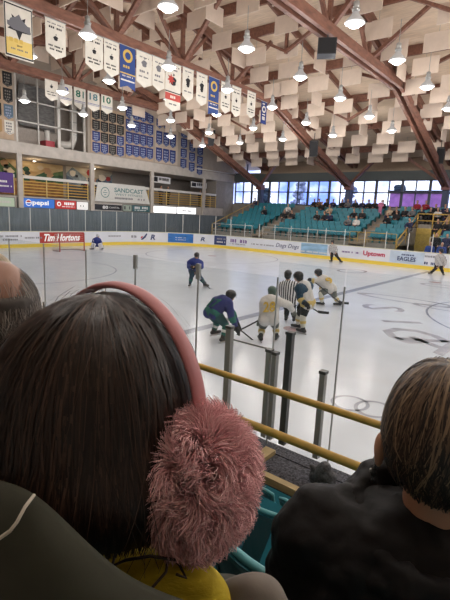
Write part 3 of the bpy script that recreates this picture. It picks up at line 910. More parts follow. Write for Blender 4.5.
for (y0,y1,z0,z1,lb,sd) in ((24.9,27.3,5.45,6.05,'black and white hanging sign above two people on the balcony',3),(30.2,32.6,5.4,5.95,'white hanging sign at the right end of the balcony',5)):
    t = thing('hanging_sign', lb, 'sign', (-2.2,(y0+y1)/2,z0))
    mb = MB(); mb.bb((-2.22,y0,z0),(-2.18,y1,z1)); mb.build('panel', PALEW, t)
    fine(t,y0+0.9,y1-0.15,(z0+z1)/2+0.06,0.26,INK,x=-2.18,seed=sd)
    mb = MB(); mb.bb((-2.18,y0+0.1,z0+0.1),(-2.175,y0+0.75,z1-0.08)); mb.build('mark', INK, t)
    mb = MB(); mb.tube([(-2.2,y0+.2,z1),(-2.2,y0+.2,6.28)],.01,5); mb.tube([(-2.2,y1-.2,z1),(-2.2,y1-.2,6.28)],.01,5); mb.build('hanger', GREYM, t)
# murals on the balcony's back wall (generic painted landscape)
def mural(y0, y1, label, seed, sky, hill, accents):
    t = thing('wall_mural', label, 'mural', (-4.98,(y0+y1)/2,3.6))
    mb = MB(); mb.bb((-5.0,y0,3.6),(-4.96,y1,6.2)); mb.build('panel', mat('mural_sky%d'%seed, sky[0], rough=0.8, noise=0.5, scale=0.9, stretch=(1,0.6,1.6), col2=sky[1]), t)
    r = random.Random(seed)
    for k in range(3):
        pts = [(y0,3.6)]+[(y0+(y1-y0)*q/8, 5.15+0.5*r.random()-0.28*k+(0.35*(2-k))*math.sin(q*0.9+k*2)) for q in range(9)]+[(y1,3.6)]
        mb = MB(); mb.prism(pts, (-4.96+0.006*k,0,0), (0,1,0), (0,0,1), 0.006); mb.build('painted_hill', mat('mural_hill%d%d'%(seed,k), hill[k], rough=0.8, noise=0.35, scale=2.5), t)
    for k in range(14):
        a = y0+0.3+(y1-y0-0.6)*r.random(); z = 4.6+1.3*r.random(); s = 0.10+0.22*r.random(); nn = 5+int(4*r.random())
        mb = MB(); mb.prism([(a+s*(0.7+0.6*r.random())*math.cos(q*2*PI/nn)*1.3, z+s*math.sin(q*2*PI/nn)) for q in range(nn)], (-4.94,0,0), (0,1,0), (0,0,1), 0.006)
        c = accents[k % len(accents)]; mb.build('painted_figure', mat('mural_dab%d%d'%(seed,k % len(accents)), c, rough=0.8), t)
mural(11.2,17.6,'long painted mural of orange sky and green hills behind the railing',1,((0.62,0.34,0.10),(0.75,0.60,0.35)),((0.10,0.16,0.06),(0.04,0.10,0.05),(0.25,0.12,0.04)),((0.02,0.07,0.04),(0.45,0.28,0.15),(0.6,0.5,0.35),(0.03,0.05,0.04)))
mural(17.9,22.6,'painted mural of pale sky with birds above the sloped white banner',2,((0.42,0.30,0.14),(0.60,0.58,0.50)),((0.20,0.25,0.28),(0.10,0.14,0.20),(0.05,0.06,0.08)),((0.35,0.04,0.04),(0.7,0.65,0.55),(0.04,0.05,0.10),(0.03,0.03,0.04)))
mural(5.5,11.0,'dark green painted mural at the far left of the balcony',3,((0.16,0.18,0.14),(0.30,0.30,0.24)),((0.05,0.09,0.05),(0.03,0.07,0.04),(0.05,0.05,0.05)),((0.03,0.06,0.05),(0.3,0.32,0.3)))
BL = bpy.data.lights.new('balcony_light','POINT'); BL.energy = 26; BL.color = (1,0.72,0.42); BL.shadow_soft_size = 0.08
for y, lb in ((8.6,'round ceiling downlight over the far left mural'),(14.4,'round ceiling downlight over the orange mural'),(19.7,'round ceiling downlight over the pale bird mural')):
    t = thing('ceiling_downlight', lb, 'light', (-3.6,y,6.2), 'balcony downlights')
    mb = MB(); mb.lathe([(0.13,-0.06),(0.15,0.0),(0.15,0.08)],(-3.6,y,6.2),14); mb.build('housing', CREAM, t)
    mb = MB(); mb.lathe([(0.11,-0.075),(0.12,-0.06)],(-3.6,y,6.2),14); mb.build('lens', LENS, t)
    l = bpy.data.objects.new('bulb', BL); COL.objects.link(l); l.parent = t; l.location = (0,0,-0.22)
# storage behind the upper opening
t = thing('storage_box', 'red lidded box with pale roll standing on the ledge in the upper opening', 'box', (-2.3,14.9,7.05))
mb = MB(); mb.bb((-2.7,14.4,7.05),(-1.9,15.1,7.55)); mb.build('body', mat('box_red',(0.42,0.04,0.06),rough=0.5), t)
mb = MB(); mb.lathe([(0.2,0),(0.2,0.75)],(-2.3,14.75,7.55),14); mb.build('roll', CREAM, t)
t = thing('air_duct', 'pale elbowed ventilation duct in the upper opening', 'duct', (-2.4,16.5,7.05))
mb = MB(); mb.smooth = True; mb.lathe([(0.2,0),(0.2,0.3)],(-2.4,15.9,7.05),10); mb.tube([(-2.4,15.6,7.5),(-2.4,16.4,7.5),(-2.4,16.8,7.62),(-2.4,17.0,8.0),(-2.4,17.02,10.9)],0.28,14); mb.build('pipe', CREAM, t)
mb = MB()
for z in (8.3,9.2,10.1): mb.lathe([(0.31,0),(0.31,0.06)],(-2.4,17.02,z),14)
mb.build('flange', LGREYM, t)
t = thing('storage_curtain', 'dark grey sheet hanging in the upper opening', 'sheet', (-3.4,14.5,7.1))
mb = MB(); mb.prism([(13.1,9.0),(13.2,9.7),(13.15,10.5),(13.3,11.4),(16.0,11.4),(16.0,8.4),(14.8,8.5),(13.2,8.6)], (-3.4,0,0), (0,1,0), (0,0,1), 0.05); mb.build('sheet', mat('sheet_grey',(0.20,0.195,0.19),rough=0.8,noise=0.3,scale=3,stretch=(1,1,3)), t)

# ------------------------------------------------------------------ adverts on the dasher boards
def proj(P):
    d = V(P)-CP; z = d.dot(_f)
    return 225+CF*d.dot(CR)/z, 300-CF*d.dot(CU)/z
CUM = [0.0]
for a, b in zip(PATH, PATH[1:]): CUM.append(CUM[-1]+(b-a).length)
def on_path(s, off=0.0):
    for i in range(len(PATH)-1):
        if CUM[i+1] >= s or i == len(PATH)-2:
            k = (s-CUM[i])/(CUM[i+1]-CUM[i]); return PATH[i].lerp(PATH[i+1],k)+NRM[i].lerp(NRM[i+1],k).normalized()*off, NRM[i].lerp(NRM[i+1],k).normalized()
def px_s(px):
    best = None; s = 10.0; top = CUM[-1]*0.55
    while s < top:
        p, n_ = on_path(s); q = p.copy(); q.z = 0.6
        if (q-CP).dot(_f) > 1:
            e = abs(proj(q)[0]-px)
            if best is None or e < best[0]: best = (e, s)
        s += 0.05
    return best[1]
def advert(px0, px1, m, label, z0=0.27, z1=1.03):
    a, b = px_s(px0), px_s(px1)
    if b > a: a, b = b, a
    P = []; N = []; k = max(2, int((a-b)/0.35))
    for i in range(k+1):
        p, n_ = on_path(b+(a-b)*i/k); P.append(p); N.append(n_)
    mid, nm = on_path((a+b)/2, -0.012)
    t = thing('board_advert', label, 'advert', (mid.x,mid.y,z0))
    if m is not None:
        mb = MB(); strip(mb, P, N, -0.008, -0.001, z0, z1); mb.build('panel', m, t)
    t['_len'] = a-b
    return t, mid, nm
def ad_text(t, mid, nm, s, h, w, m, z=0.65, du=0.0, **kw):
    x = V((nm.y,-nm.x,0))
    # reading direction as seen from the ice
    x = V((-nm.y, nm.x, 0)) if V((-nm.y,nm.x,0)).cross(V((0,0,1))).dot(nm) < 0 else x
    return lettering(s, 1, m, mid+V((0,0,z))+x*du, x, (0,0,1), t, fit=(w,h), **kw)
def ad_lines(t, mid, nm, w, z, h, m, seed, du=0.0):
    x = V((-nm.y, nm.x, 0)) if V((-nm.y,nm.x,0)).cross(V((0,0,1))).dot(nm) < 0 else V((nm.y,-nm.x,0))
    r = random.Random(seed); mb = MB(); q = -w/2
    while q < w/2:
        l = h*(0.5+0.7*r.random())
        if r.random() > 0.15:
            mb.prism([(q+du,z-h/2),(q+du+l*0.7,z-h/2),(q+du+l*0.7,z+h/2*(0.6+0.4*r.random())),(q+du,z+h/2)], mid, x, (0,0,1), 0.005)
        q += l
    mb.build('small_lettering', m, t)
GI = mat('board_grey_ink', (0.28,0.29,0.33), rough=0.6)
PI_ = mat('board_purple_ink', (0.22,0.14,0.34), rough=0.6)
NI = mat('board_navy_ink', (0.03,0.05,0.16), rough=0.6)
RI = mat('board_red_ink', (0.50,0.02,0.08), rough=0.6)
t, c, n_ = advert(1,36,None,'white board advert with rows of thin grey lettering at the left edge')
ad_lines(t,c,n_,1.6,0.78,0.13,GI,1,-0.6); ad_lines(t,c,n_,1.0,0.55,0.12,GI,2,-0.6); ad_lines(t,c,n_,1.2,0.66,0.12,GI,3,1.0)
t, c, n_ = advert(40,84,RED,'red board advert with slanted white lettering behind the goal net')
ad_text(t,c,n_,'Tim Hortons',0.52,2.9,LWHITE,shear=0.35,bold=0.03)
t, c, n_ = advert(102,128,None,'white board advert with one thin grey word right of the goalie')
ad_lines(t,c,n_,1.7,0.72,0.12,GI,4)
t, c, n_ = advert(128,139,None,'white board advert with short grey word left of the red swoosh')
ad_lines(t,c,n_,0.8,0.68,0.2,GI,5)
t, c, n_ = advert(140,148,None,'dark red and navy swoosh painted on the white boards')
x = V((-n_.y,n_.x,0)); x = x if x.cross(V((0,0,1))).dot(n_) < 0 else -x
mb = MB(); mb.prism([(-0.3,0.42),(-0.1,0.42),(0.15,0.62),(0.32,0.95),(0.2,0.95),(0.02,0.72)], c, x, (0,0,1), 0.005); mb.build('swoosh', NI, t)
mb = MB(); mb.prism([(-0.38,0.55),(-0.25,0.5),(-0.05,0.68),(-0.2,0.72)], c, x, (0,0,1), 0.005); mb.build('swoosh', RI, t)
t, c, n_ = advert(149,157,None,'dark letter R on the white boards left of the blue advert')
ad_text(t,c,n_,'R',0.45,0.42,NI,shear=0.2,bold=0.03)
t, c, n_ = advert(168,193,mat('advert_blue',(0.03,0.17,0.52),rough=0.4,noise=0.3,scale=2,stretch=(1,1,6)),'solid blue board advert in the corner of the rink')
ad_lines(t,c,n_,1.6,0.68,0.07,PALEW,6); ad_lines(t,c,n_,1.2,0.5,0.06,PALEW,7)
t, c, n_ = advert(198,208,None,'small dark letters on the white boards right of the blue advert')
ad_text(t,c,n_,'R',0.35,0.4,NI,shear=0.2,bold=0.02)
t, c, n_ = advert(214,226,NI,'dark navy advert with pale lines at the corner post')
ad_lines(t,c,n_,1.1,0.78,0.14,GI,8); ad_lines(t,c,n_,1.1,0.52,0.12,PALEW,9)
t, c, n_ = advert(227,250,None,'white advert with pale purple lettering along the corner')
ad_lines(t,c,n_,2.2,0.72,0.28,PI_,10); ad_lines(t,c,n_,2.0,0.46,0.08,GI,11)
t, c, n_ = advert(252,274,None,'white advert with one long thin grey word on the far boards')
ad_lines(t,c,n_,2.2,0.6,0.11,GI,12)
t, c, n_ = advert(276,286,None,'dark navy script word on the far boards, left of the pair')
ad_text(t,c,n_,'Dogs',0.42,0.95,NI,shear=0.3)
t, c, n_ = advert(288,299,None,'dark navy script word on the far boards, right of the pair')
ad_text(t,c,n_,'Dogs',0.42,0.95,NI,shear=0.3)
t, c, n_ = advert(301,327,mat('advert_sky',(0.28,0.47,0.66),rough=0.4,noise=0.35,scale=1.5,stretch=(0.6,1,3)),'light blue picture advert on the far boards left of the skating official')
ad_lines(t,c,n_,2.2,0.42,0.1,PALEW,13)
t, c, n_ = advert(340,360,None,'white advert with faint purple lettering right of the skating official')
ad_lines(t,c,n_,1.2,0.66,0.12,PI_,14)
t, c, n_ = advert(362,386,None,'white advert with bold red lettering on the far boards')
ad_text(t,c,n_,'Uptown',0.42,1.5,RI,bold=0.03)
t, c, n_ = advert(390,424,mat('advert_pale',(0.55,0.66,0.80),rough=0.4,noise=0.2,scale=1.2),'pale blue advert with bold navy capitals on the far boards')
ad_text(t,c,n_,'EAGLES',0.28,1.15,NI,z=0.56,bold=0.03); ad_lines(t,c,n_,0.9,0.82,0.10,NI,15)
t, c, n_ = advert(425,448,None,'pale advert with dark lettering and a dark base behind the right official')
ad_lines(t,c,n_,1.2,0.85,0.12,GI,16,-0.1); ad_lines(t,c,n_,1.2,0.42,0.16,NI,17,-0.1)

# ------------------------------------------------------------------ rink glass: panes and posts
POSTW = mat('glass_post_white', (0.62,0.63,0.62), rough=0.45)
def glass_run():
    s = 12.0; i = 0
    lim = CUM[PATH.index(min(PATH, key=lambda p: (p-V((3,0.3,0))).length))]
    while s < lim:
        p, n_ = on_path(s, 0.06); q, n2 = on_path(min(s+1.45,CUM[-1]), 0.06)
        h = 2.66 if (p.x < 6.5 and p.y > 5) else 2.15
        if p.x > 7 and p.y > 20: h = 2.2
        vis = proj((p.x,p.y,1.5))
        if (V(p)-CP).dot(_f) > 2 and -40 < vis[0] < 500:
            d = (q-p).normalized()
            mb = MB(); mb.bar(p+d*0.03+V((0,0,(1.10+h)/2)), q-d*0.03+V((0,0,(1.10+h)/2)), 0.012, h-1.10); o = mb.build('rink_glass_panel', GLASS)
            side = 'end boards' if p.x < 0.5 else ('far boards' if p.y > 25.8 else 'rink corner')
            yield p, h, o, side
        s += 1.45
for p, h, o, side in list(glass_run()):
    tag(o, 'clear glass pane standing on the %s between white posts' % side, 'glass pane', 'glass panes on the %s' % side)
    mb = MB(); mb.lathe([(0.028,1.08),(0.028,h+0.02)],(p.x,p.y,0),8); o = mb.build('glass_post', POSTW)
    tag(o, 'slim white post holding the glass on the %s' % side, 'glass post', 'white glass posts on the %s' % side)
# near side: joints measured along the near boards
NJ = [20.6,21.5,22.4,23.33,24.29,25.25,26.16,27.08,27.97,28.56,29.45,30.4]
NY = YN-0.06
for i, (a, b) in enumerate(zip(NJ, NJ[1:])):
    mb = MB(); mb.bb((a+0.008,NY-0.006,0.86),(b-0.008,NY+0.006,2.37 if b < 28.2 else 2.50)); o = mb.build('rink_glass_panel', GLASSN)
    tag(o, 'clear near glass pane, %s along the near boards from the left' % NUMW[i], 'glass pane', 'near glass panes')
    if i == 0: continue
    mb = MB(); mb.bb((a-0.004,NY-0.008,0.86),(a+0.004,NY+0.008,2.37)); o = mb.build('glass_seam', GREYM if i < 8 else LGREYM)
    tag(o, 'thin dark seam strip between near glass panes, %s from the left' % NUMW[i-1], 'seam strip', 'near glass seams')
    if i in (3,4,5,6,7):
        if i > 5:
            mb = MB(); mb.bb((a-0.022,NY-0.014,2.24),(a+0.022,NY+0.014,2.39)); o = mb.build('glass_clip', LGREYM)
            tag(o, 'small grey metal clip on top of the near glass, %s from the left' % NUMW[i-4], 'clip', 'near glass clips')
    if i < 7:
        mb = MB(); mb.bb((a-0.02,NY-0.03,1.0),(a+0.02,NY-0.012,1.58)); o = mb.build('glass_stub_post', GREYM)
        tag(o, 'short grey stub post at the foot of near glass, %s from the left' % NUMW[i-1], 'post', 'near stub posts')
def npost(x, z1, w, m, label, name='glass_support_post'):
    t = thing(name, label, 'post', (x,NY,0.9))
    mb = MB(); mb.bb((x-w/2,NY-0.06,0.95),(x+w/2,NY-0.012,z1)); mb.build('shaft', m, t)
    mb = MB(); mb.bb((x-w/2-0.006,NY-0.066,z1-0.02),(x+w/2+0.006,NY-0.008,z1+0.004)); mb.build('cap', DGREYM, t)
    return t
npost(27.52,1.87,0.058,GREYM,'grey support post standing just left of the crossed sticks')
npost(27.96,1.75,0.045,LGREYM,'pale slim post left of the tall dark post, gate side')
npost(28.02,1.74,0.04,GREYM,'grey slim post touching the tall dark post')
npost(28.15,1.94,0.055,DGREYM,'tall dark post in front of the referee')
npost(28.47,1.69,0.045,GREYM,'short grey post right of the tall dark post')
t = thing('gate_edge', 'thin dark top edge of the low glass gate between grey posts', 'edge strip', (27.7,NY,1.75))
mb = MB(); mb.bb((27.50,NY-0.012,1.735),(27.92,NY-0.002,1.75)); mb.build('strip', GREYM, t)

# ------------------------------------------------------------------ near railings
t = thing('hand_railing', 'yellow painted double tube railing along the front of the near stand', 'railing', (29,-1.12,0.8))
for z, r in ((1.575,0.026),(1.235,0.033)):
    mb = MB(); mb.smooth = True; mb.tube([(20,-1.12,z),(28.2,-1.12,z),(40,-1.12,z)],r,14); mb.build('rail', RAILY, t)
for x in (22.3,24.6,26.6,31.0,33.5):
    mb = MB(); mb.smooth = True; mb.tube([(x,-1.12,0.5),(x,-1.12,1.58)],0.02,12); mb.build('upright', RAILY, t)
_d = ray(326,443); _g = CP+_d*((-0.93-CP.y)/_d.y)
GX, GZ = _g.x, 0.86
t = thing('knit_glove', 'dark grey fuzzy lump of a glove lying on the ledge by short post', 'glove', (GX,-0.93,GZ))
mb = MB(); mb.cone((GX-0.05,-0.93,GZ+0.055),0.055,(GX+0.01,-0.93,GZ+0.15),0.05); mb.cone((GX,-0.93,GZ+0.08),0.055,(GX+0.06,-0.94,GZ+0.10),0.045); mb.cone((GX-0.05,-0.93,GZ+0.09),0.025,(GX-0.09,-0.95,GZ+0.13),0.02)
for q in range(4): mb.cone((GX+0.04,-0.97+0.025*q,GZ+0.10),0.022,(GX+0.11-0.01*q,-0.97+0.025*q,GZ+0.05+0.015*q),0.018)
blob('palm', mb, 0.010, mat('knit_grey',(0.10,0.10,0.11),rough=0.95,noise=0.5,scale=60), t)
mb = MB(); mb.cone((GX-0.06,-0.93,GZ+0.03),0.05,(GX-0.055,-0.93,GZ+0.06),0.056); blob('cuff', mb, 0.012, MATS['knit_grey'], t)

# ------------------------------------------------------------------ goal
t = thing('goal_net', 'small red framed goal net standing in front of the end boards', 'goal', (3.1,13.0,0))
GR = mat('goal_red', (0.42,0.05,0.05), rough=0.4)
mb = MB(); mb.smooth = True; mb.tube([(3.6,12.0,0),(3.6,12.0,1.16),(3.6,12.04,1.21),(3.6,13.76,1.21),(3.6,13.8,1.16),(3.6,13.8,0)],0.035,10); mb.build('post_frame', GR, t)
mb = MB(); mb.smooth = True; mb.tube([(3.6,12.0,0.03),(2.9,11.95,0.03),(2.55,12.3,0.03),(2.5,12.9,0.03),(2.55,13.5,0.03),(2.9,13.85,0.03),(3.6,13.8,0.03)],0.04,8); mb.build('base_frame', mat('goal_pale',(0.45,0.38,0.38),rough=0.5), t)
mb = MB()
for k in range(13):
    y = 12.0+0.15*k
    mb.tube([(3.6,y,1.2),(3.05,y,1.1),(2.6,y,0.04)],0.006,4)
for k in range(9):
    z = 0.1+0.12*k; xx = 2.6+0.45*(z/1.1)
    mb.tube([(3.58,12.0,z),(xx,12.02,z),(xx,13.78,z),(3.58,13.8,z)],0.006,4)
o = mb.build('netting', mat('net_white',(0.6,0.6,0.6),rough=0.8), t)

# ------------------------------------------------------------------ far seats
seat = thing('stadium_seat', 'empty teal plastic stadium seat in the far stand', 'seat', (0,0,0), 'teal seats in the far stand', world=False)
mb = MB(); mb.prism([(-0.235,0.42),(0.235,0.42),(0.235,0.74),(0.19,0.80),(-0.19,0.80),(-0.235,0.74)], (0,0.22,0), (1,0,0), V((0,0.16,1)).normalized(), 0.03); mb.build('backrest', TEAL, seat)
mb = MB(); mb.box((0,0.02,0.43),(0.45,0.40,0.035)); mb.box((0,-0.19,0.415),(0.45,0.03,0.06)); mb.build('seat_pan', TEAL, seat)
mb = MB(); mb.bb((-0.05,0.16,0),(0.05,0.24,0.42)); mb.build('pedestal', TEALD, seat)
firsts = True; nseat = 0
for i in range(NR):
    x = 3.75
    while x < 25.2:
        ok = all(not (a-0.2 < x < b+0.2) for a, b in AIS)
        if i < 6 and VX0-0.25 < x < VX1+0.25: ok = False
        if x > 24.0 and i < 2: ok = False
        if ok:
            if firsts: seat.location = (x,row_y(i),row_z(i)); firsts = False
            else: dup(seat, (x,row_y(i),row_z(i)))
            nseat += 1
        x += 0.52
# far stand railings
def rail(name, label, pts, m, r=0.03, posts=None, h=1.0, mid=True):
    t = thing(name, label, 'railing', pts[0])
    mb = MB(); mb.smooth = True; mb.tube(pts, r, 8); mb.build('top_rail', m, t)
    if mid:
        mb = MB(); mb.smooth = True; mb.tube([(p[0],p[1],p[2]-h*0.5) for p in pts], r*0.8, 8); mb.build('mid_rail', m, t)
    for p in (posts or pts):
        mb = MB(); mb.smooth = True; mb.tube([p,(p[0],p[1],p[2]-h)], r, 8); mb.build('post', m, t)
    return t
RY2 = mat('far_rail_yellow', (0.58,0.38,0.10), rough=0.5)
rail('stair_railing','yellow sloping stair railing at left end of the far seats',[(3.3,27.3,1.95),(3.3,29.4,2.7),(3.3,31.8,3.55),(3.3,34.3,4.35)],RY2)
rail('vomitory_railing','left sloping yellow railing of the stair opening among far seats',[(VX0,27.5,1.6),(VX0,29.3,2.4),(VX0,31.6,3.55)],RY2,0.045)
rail('vomitory_railing','right sloping yellow railing of the stair opening among far seats',[(VX1,27.5,1.6),(VX1,29.3,2.4),(VX1,31.6,3.55)],RY2,0.045)
rail('vomitory_railing','level yellow railing across the top of the stair opening',[(VX0,31.65,3.55),((VX0+VX1)/2,31.65,3.55),(VX1,31.65,3.55)],RY2,0.045)
rail('front_railing','pale railing along the front row at left of the far stand',[(3.3,27.35,2.0),(5.5,27.35,2.0),(7.7,27.35,2.0)],CREAM,0.025)
rail('front_railing','pale yellow railing along the front row between the two aisles',[(8.8,27.35,2.0),(11.3,27.35,2.0),(13.8,27.35,2.0),(16.4,27.35,2.0)],CREAM,0.025)
rail('front_railing','yellow railing at the foot of the right aisle',[(16.4,27.35,2.05),(17.0,27.35,2.05),(17.6,27.35,2.05),(VX0,27.35,2.05)],RY2,0.025)
rail('front_railing','pale railing along the front row at right of the stair opening',[(VX1,27.35,2.0),(23.5,27.35,2.0),(25.5,27.35,2.0)],CREAM,0.025)

# ------------------------------------------------------------------ loudspeakers, conduit, far bits
def speaker(c, d, rot, label):
    t = thing('loudspeaker', label, 'loudspeaker', c)
    R = Matrix.Rotation(rot[1],3,'X') @ Matrix.Rotation(rot[0],3,'Z') if False else Matrix.Rotation(rot[0],3,'Z') @ Matrix.Rotation(rot[1],3,'X')
    mb = MB(); mb.box(c, d, R); mb.build('cabinet', BLKS, t)
    mb = MB(); mb.box(V(c)+R @ V((0,-d[1]/2-0.01,0)), (d[0]*0.86,0.02,d[2]*0.9), R); mb.build('grille', BLACKC, t)
    mb = MB(); mb.tube([V(c)+R @ V((0,0,d[2]/2)), V(c)+V((0,0,d[2]/2+0.5))],0.03,6); mb.build('bracket', DGREYM, t)
    return t
speaker((20.75,13.4,9.45),(0.72,0.65,0.58),(0.5,0),'black box loudspeaker hanging under the upper right truss')
speaker((3.4,26.6,9.3),(0.5,0.5,1.35),(0.9,0.5),'black tilted loudspeaker on the wall-side truss leg beside pennants')
speaker((12.9,27.4,8.0),(0.6,0.5,1.15),(0.4,0.35),'black loudspeaker fixed on the leg of the middle truss')
speaker((20.9,31.0,7.6),(0.5,0.5,1.05),(0.3,0.35),'black loudspeaker fixed on the leg of the right truss')
t = thing('conduit_pipe', 'thin pale pipe running along the end wall above the balcony', 'pipe', (-1.1,32,7.2))
mb = MB(); mb.smooth = True; mb.tube([(-1.1,29.5,7.15),(-1.1,36,7.15)],0.05,8); mb.build('pipe', CREAM, t)
# trees and building beyond the windows
def tree(x, y, h, label, m):
    t = thing('frosted_tree', label, 'tree', (x,y,-0.2), 'frosted trees beyond the windows')
    mb = MB(); mb.tube([(x,y,-0.2),(x,y,h*0.9)],[0.22,0.05],8); mb.build('trunk', DGREYM, t)
    r = random.Random(int(x*10)); mb = MB()
    for k in range(70):
        z = h*(0.15+0.85*r.random()); R = 0.32*h*(1.05-z/h)+0.2; a = r.random()*2*PI; q = R*(0.3+0.7*r.random())
        s = 0.25+0.35*r.random()
        mb.ball((x+q*math.cos(a),y+q*math.sin(a),z),(s,s,s*0.6),6,4)
    mb.build('foliage', m, t)
FR1 = mat('frost_foliage', (0.20,0.24,0.33), rough=0.9, noise=0.7, scale=1.5, col2=(0.6,0.66,0.8))
FR2 = mat('dark_foliage', (0.03,0.05,0.06), rough=0.9, noise=0.6, scale=2)
for i, (x, y, h, d) in enumerate(((-16,50,8,0),(-8,52,7,1),(-1.5,51,7.5,0),(5,53,7,0),(11.5,52,7,1),(18.5,54,7.5,0),(25.5,56,9,0),(-24,54,9,0))):
    tree(x, y, h, '%s tree beyond the far windows, %s from the left of those trees' % (('pale frosted','dark')[d], NUMW[i]), (FR1,FR2)[d])
t = thing('purple_shelter', 'purple panelled shelter standing outside the right-hand windows', 'building', (16,41.5,-0.2))
mb = MB(); mb.bb((14.2,41.0,-0.2),(19.0,43.0,5.7)); mb.build('wall', mat('purple_panel',(0.75,0.32,0.92),rough=0.6,noise=0.35,scale=1.2), t)
mb = MB(); mb.bb((14.0,40.8,5.7),(19.2,43.2,5.85)); mb.build('roof', DARK, t)
# ------------------------------------------------------------------ people on the ice
SKIN = mat('skin', (0.50,0.28,0.19), rough=0.55, noise=0.08, scale=12)
HELB = mat('helmet_black', (0.015,0.015,0.018), rough=0.35)
HELG = mat('helmet_green', (0.06,0.11,0.09), rough=0.4)
HELW = mat('helmet_white', (0.65,0.66,0.7), rough=0.35)
JNAVY = mat('jersey_navy', (0.022,0.03,0.16), rough=0.75, noise=0.25, scale=6)
JBLUE = mat('jersey_blue', (0.018,0.035,0.19), rough=0.75, noise=0.2, scale=6)
JWHITE = mat('jersey_white', (0.62,0.60,0.58), rough=0.8, noise=0.1, scale=7)
JTEAL = mat('jersey_teal_navy', (0.012,0.045,0.085), rough=0.75, noise=0.2)
GREENC = mat('sock_green', (0.015,0.14,0.11), rough=0.75, noise=0.3, scale=9)
PGREY = mat('pants_grey', (0.13,0.14,0.13), rough=0.75, noise=0.2)
PBLACK = mat('pants_black', (0.012,0.012,0.014), rough=0.75)
SOCKW = mat('sock_white', (0.62,0.60,0.52), rough=0.8)
SOCKY = mat('sock_gold', (0.56,0.42,0.14), rough=0.8)
SKATE = mat('skate_black', (0.02,0.02,0.022), rough=0.5)
BLADE = mat('skate_blade', (0.55,0.56,0.58), rough=0.3, metal=0.6)
STICKM = mat('stick_shaft', (0.04,0.04,0.045), rough=0.5)
TAPE = mat('stick_tape', (0.02,0.02,0.02), rough=0.8)
GOLDI = mat('number_gold', (0.62,0.42,0.07), rough=0.8)
def stripes(name, freq, ax):
    m = bpy.data.materials.new(name); m.use_nodes = True; n = m.node_tree; p = n.nodes['Principled BSDF']
    p.inputs['Roughness'].default_value = 0.8
    tc = n.nodes.new('ShaderNodeTexCoord'); mp = n.nodes.new('ShaderNodeMapping'); w = n.nodes.new('ShaderNodeTexWave'); r = n.nodes.new('ShaderNodeValToRGB')
    mp.inputs['Rotation'].default_value = (0,0,ax)
    w.wave_type = 'BANDS'; w.bands_direction = 'X'; w.inputs['Scale'].default_value = freq
    r.color_ramp.interpolation = 'CONSTANT'; r.color_ramp.elements[0].color = (0.015,0.015,0.02,1); r.color_ramp.elements[1].color = (0.75,0.75,0.76,1); r.color_ramp.elements[1].position = 0.5
    n.links.new(tc.outputs['Object'], mp.inputs['Vector']); n.links.new(mp.outputs['Vector'], w.inputs['Vector']); n.links.new(w.outputs['Fac'], r.inputs['Fac']); n.links.new(r.outputs['Color'], p.inputs['Base Color'])
    return m
STRIPE = stripes('official_stripes', 5.0, -0.25)

def head_parts(mb, c, fwd, r=0.105, up=(0,0,1), detail=False):
    c = V(c); f = V(fwd).normalized(); u = V(up); u = (u-f*u.dot(f)).normalized(); s = f.cross(u)
    R = Matrix((s, f, u)).transposed()
    mb.ball(c+u*0.02, (r*0.74,r*0.92,r*0.98), 14, 10, R)          # cranium
    mb.ball(c+f*(r*0.35)-u*(r*0.42), (r*0.56,r*0.52,r*0.66), 12, 8, R)  # jaw
    mb.cone(c+f*(r*0.86)-u*(r*0.02), r*0.09, c+f*(r*1.02)-u*(r*0.30), r*0.13, 8, 3)  # nose
    for q in (-1, 1):
        mb.ball(c+s*(q*r*0.74)-u*(r*0.15)-f*(r*0.05), (r*0.07,r*0.17,r*0.26), 8, 6, R)  # ears
        mb.ball(c+f*(r*0.72)+s*(q*r*0.3)+u*(r*0.08), r*0.14, 8, 6)
    mb.ball(c+f*(r*0.80)-u*(r*0.55), (r*0.25,r*0.12,r*0.09), 8, 6, R)  # lips
    return R
def hand_parts(mb, w, d, up=(0,0,1), k=1.0, curl=0.6, side=1):
    """palm, four curled fingers and a thumb starting from wrist w along d"""
    w = V(w); d = V(d).normalized(); u = V(up); u = (u-d*u.dot(d)).normalized(); s = d.cross(u)*side
    mb.cone(w+d*0.01*k, 0.026*k, w+d*0.075*k, 0.032*k, 8, 3); mb.cone(w+d*0.07*k-s*0.02*k, 0.018*k, w+d*0.07*k+s*0.02*k, 0.018*k, 8, 3)
    for q, L in zip((-0.032,-0.011,0.011,0.032), (0.06,0.075,0.08,0.07)):
        a = w+d*0.09*k+s*q*k; b = a+d*(L*0.5*k)-u*(L*0.25*curl*k); c = b+d*(L*0.3*(1-curl*0.8)*k)-u*(L*0.5*curl*k)
        mb.cone(a, 0.0105*k, b, 0.0095*k, 7, 2); mb.cone(b, 0.0095*k, c, 0.008*k, 7, 2)
    a = w+d*0.03*k+s*0.026*k; b = a+d*0.035*k+s*0.028*k; c = b+d*0.03*k-u*0.012*k
    mb.cone(a, 0.014*k, b, 0.011*k, 7, 2); mb.cone(b, 0.011*k, c, 0.009*k, 7, 2)

def skate_parts(ank, toe, t, m=None):
    d = (V(toe)-V(ank)); d.z = 0; d = d.normalized(); a = V(ank)
    mb = MB(); mb.cone(a+V((0,0,0.05)),0.058,a-V((0,0,0.02)),0.052); b = V((a.x,a.y,a.z-0.03))
    mb.cone(b-d*0.05,0.05,b+d*0.17,0.04)
    o = blob('skate', mb, 0.018, m or SKATE, t, 2)
    mb = MB(); q = V((a.x,a.y,a.z-0.095)); mb.bar(q-d*0.11,q+d*0.21,0.012,0.035); mb.bar(q-d*0.07+V((0,0,0.02)),q+d*0.16+V((0,0,0.02)),0.03,0.02); mb.build('blade', BLADE, o)

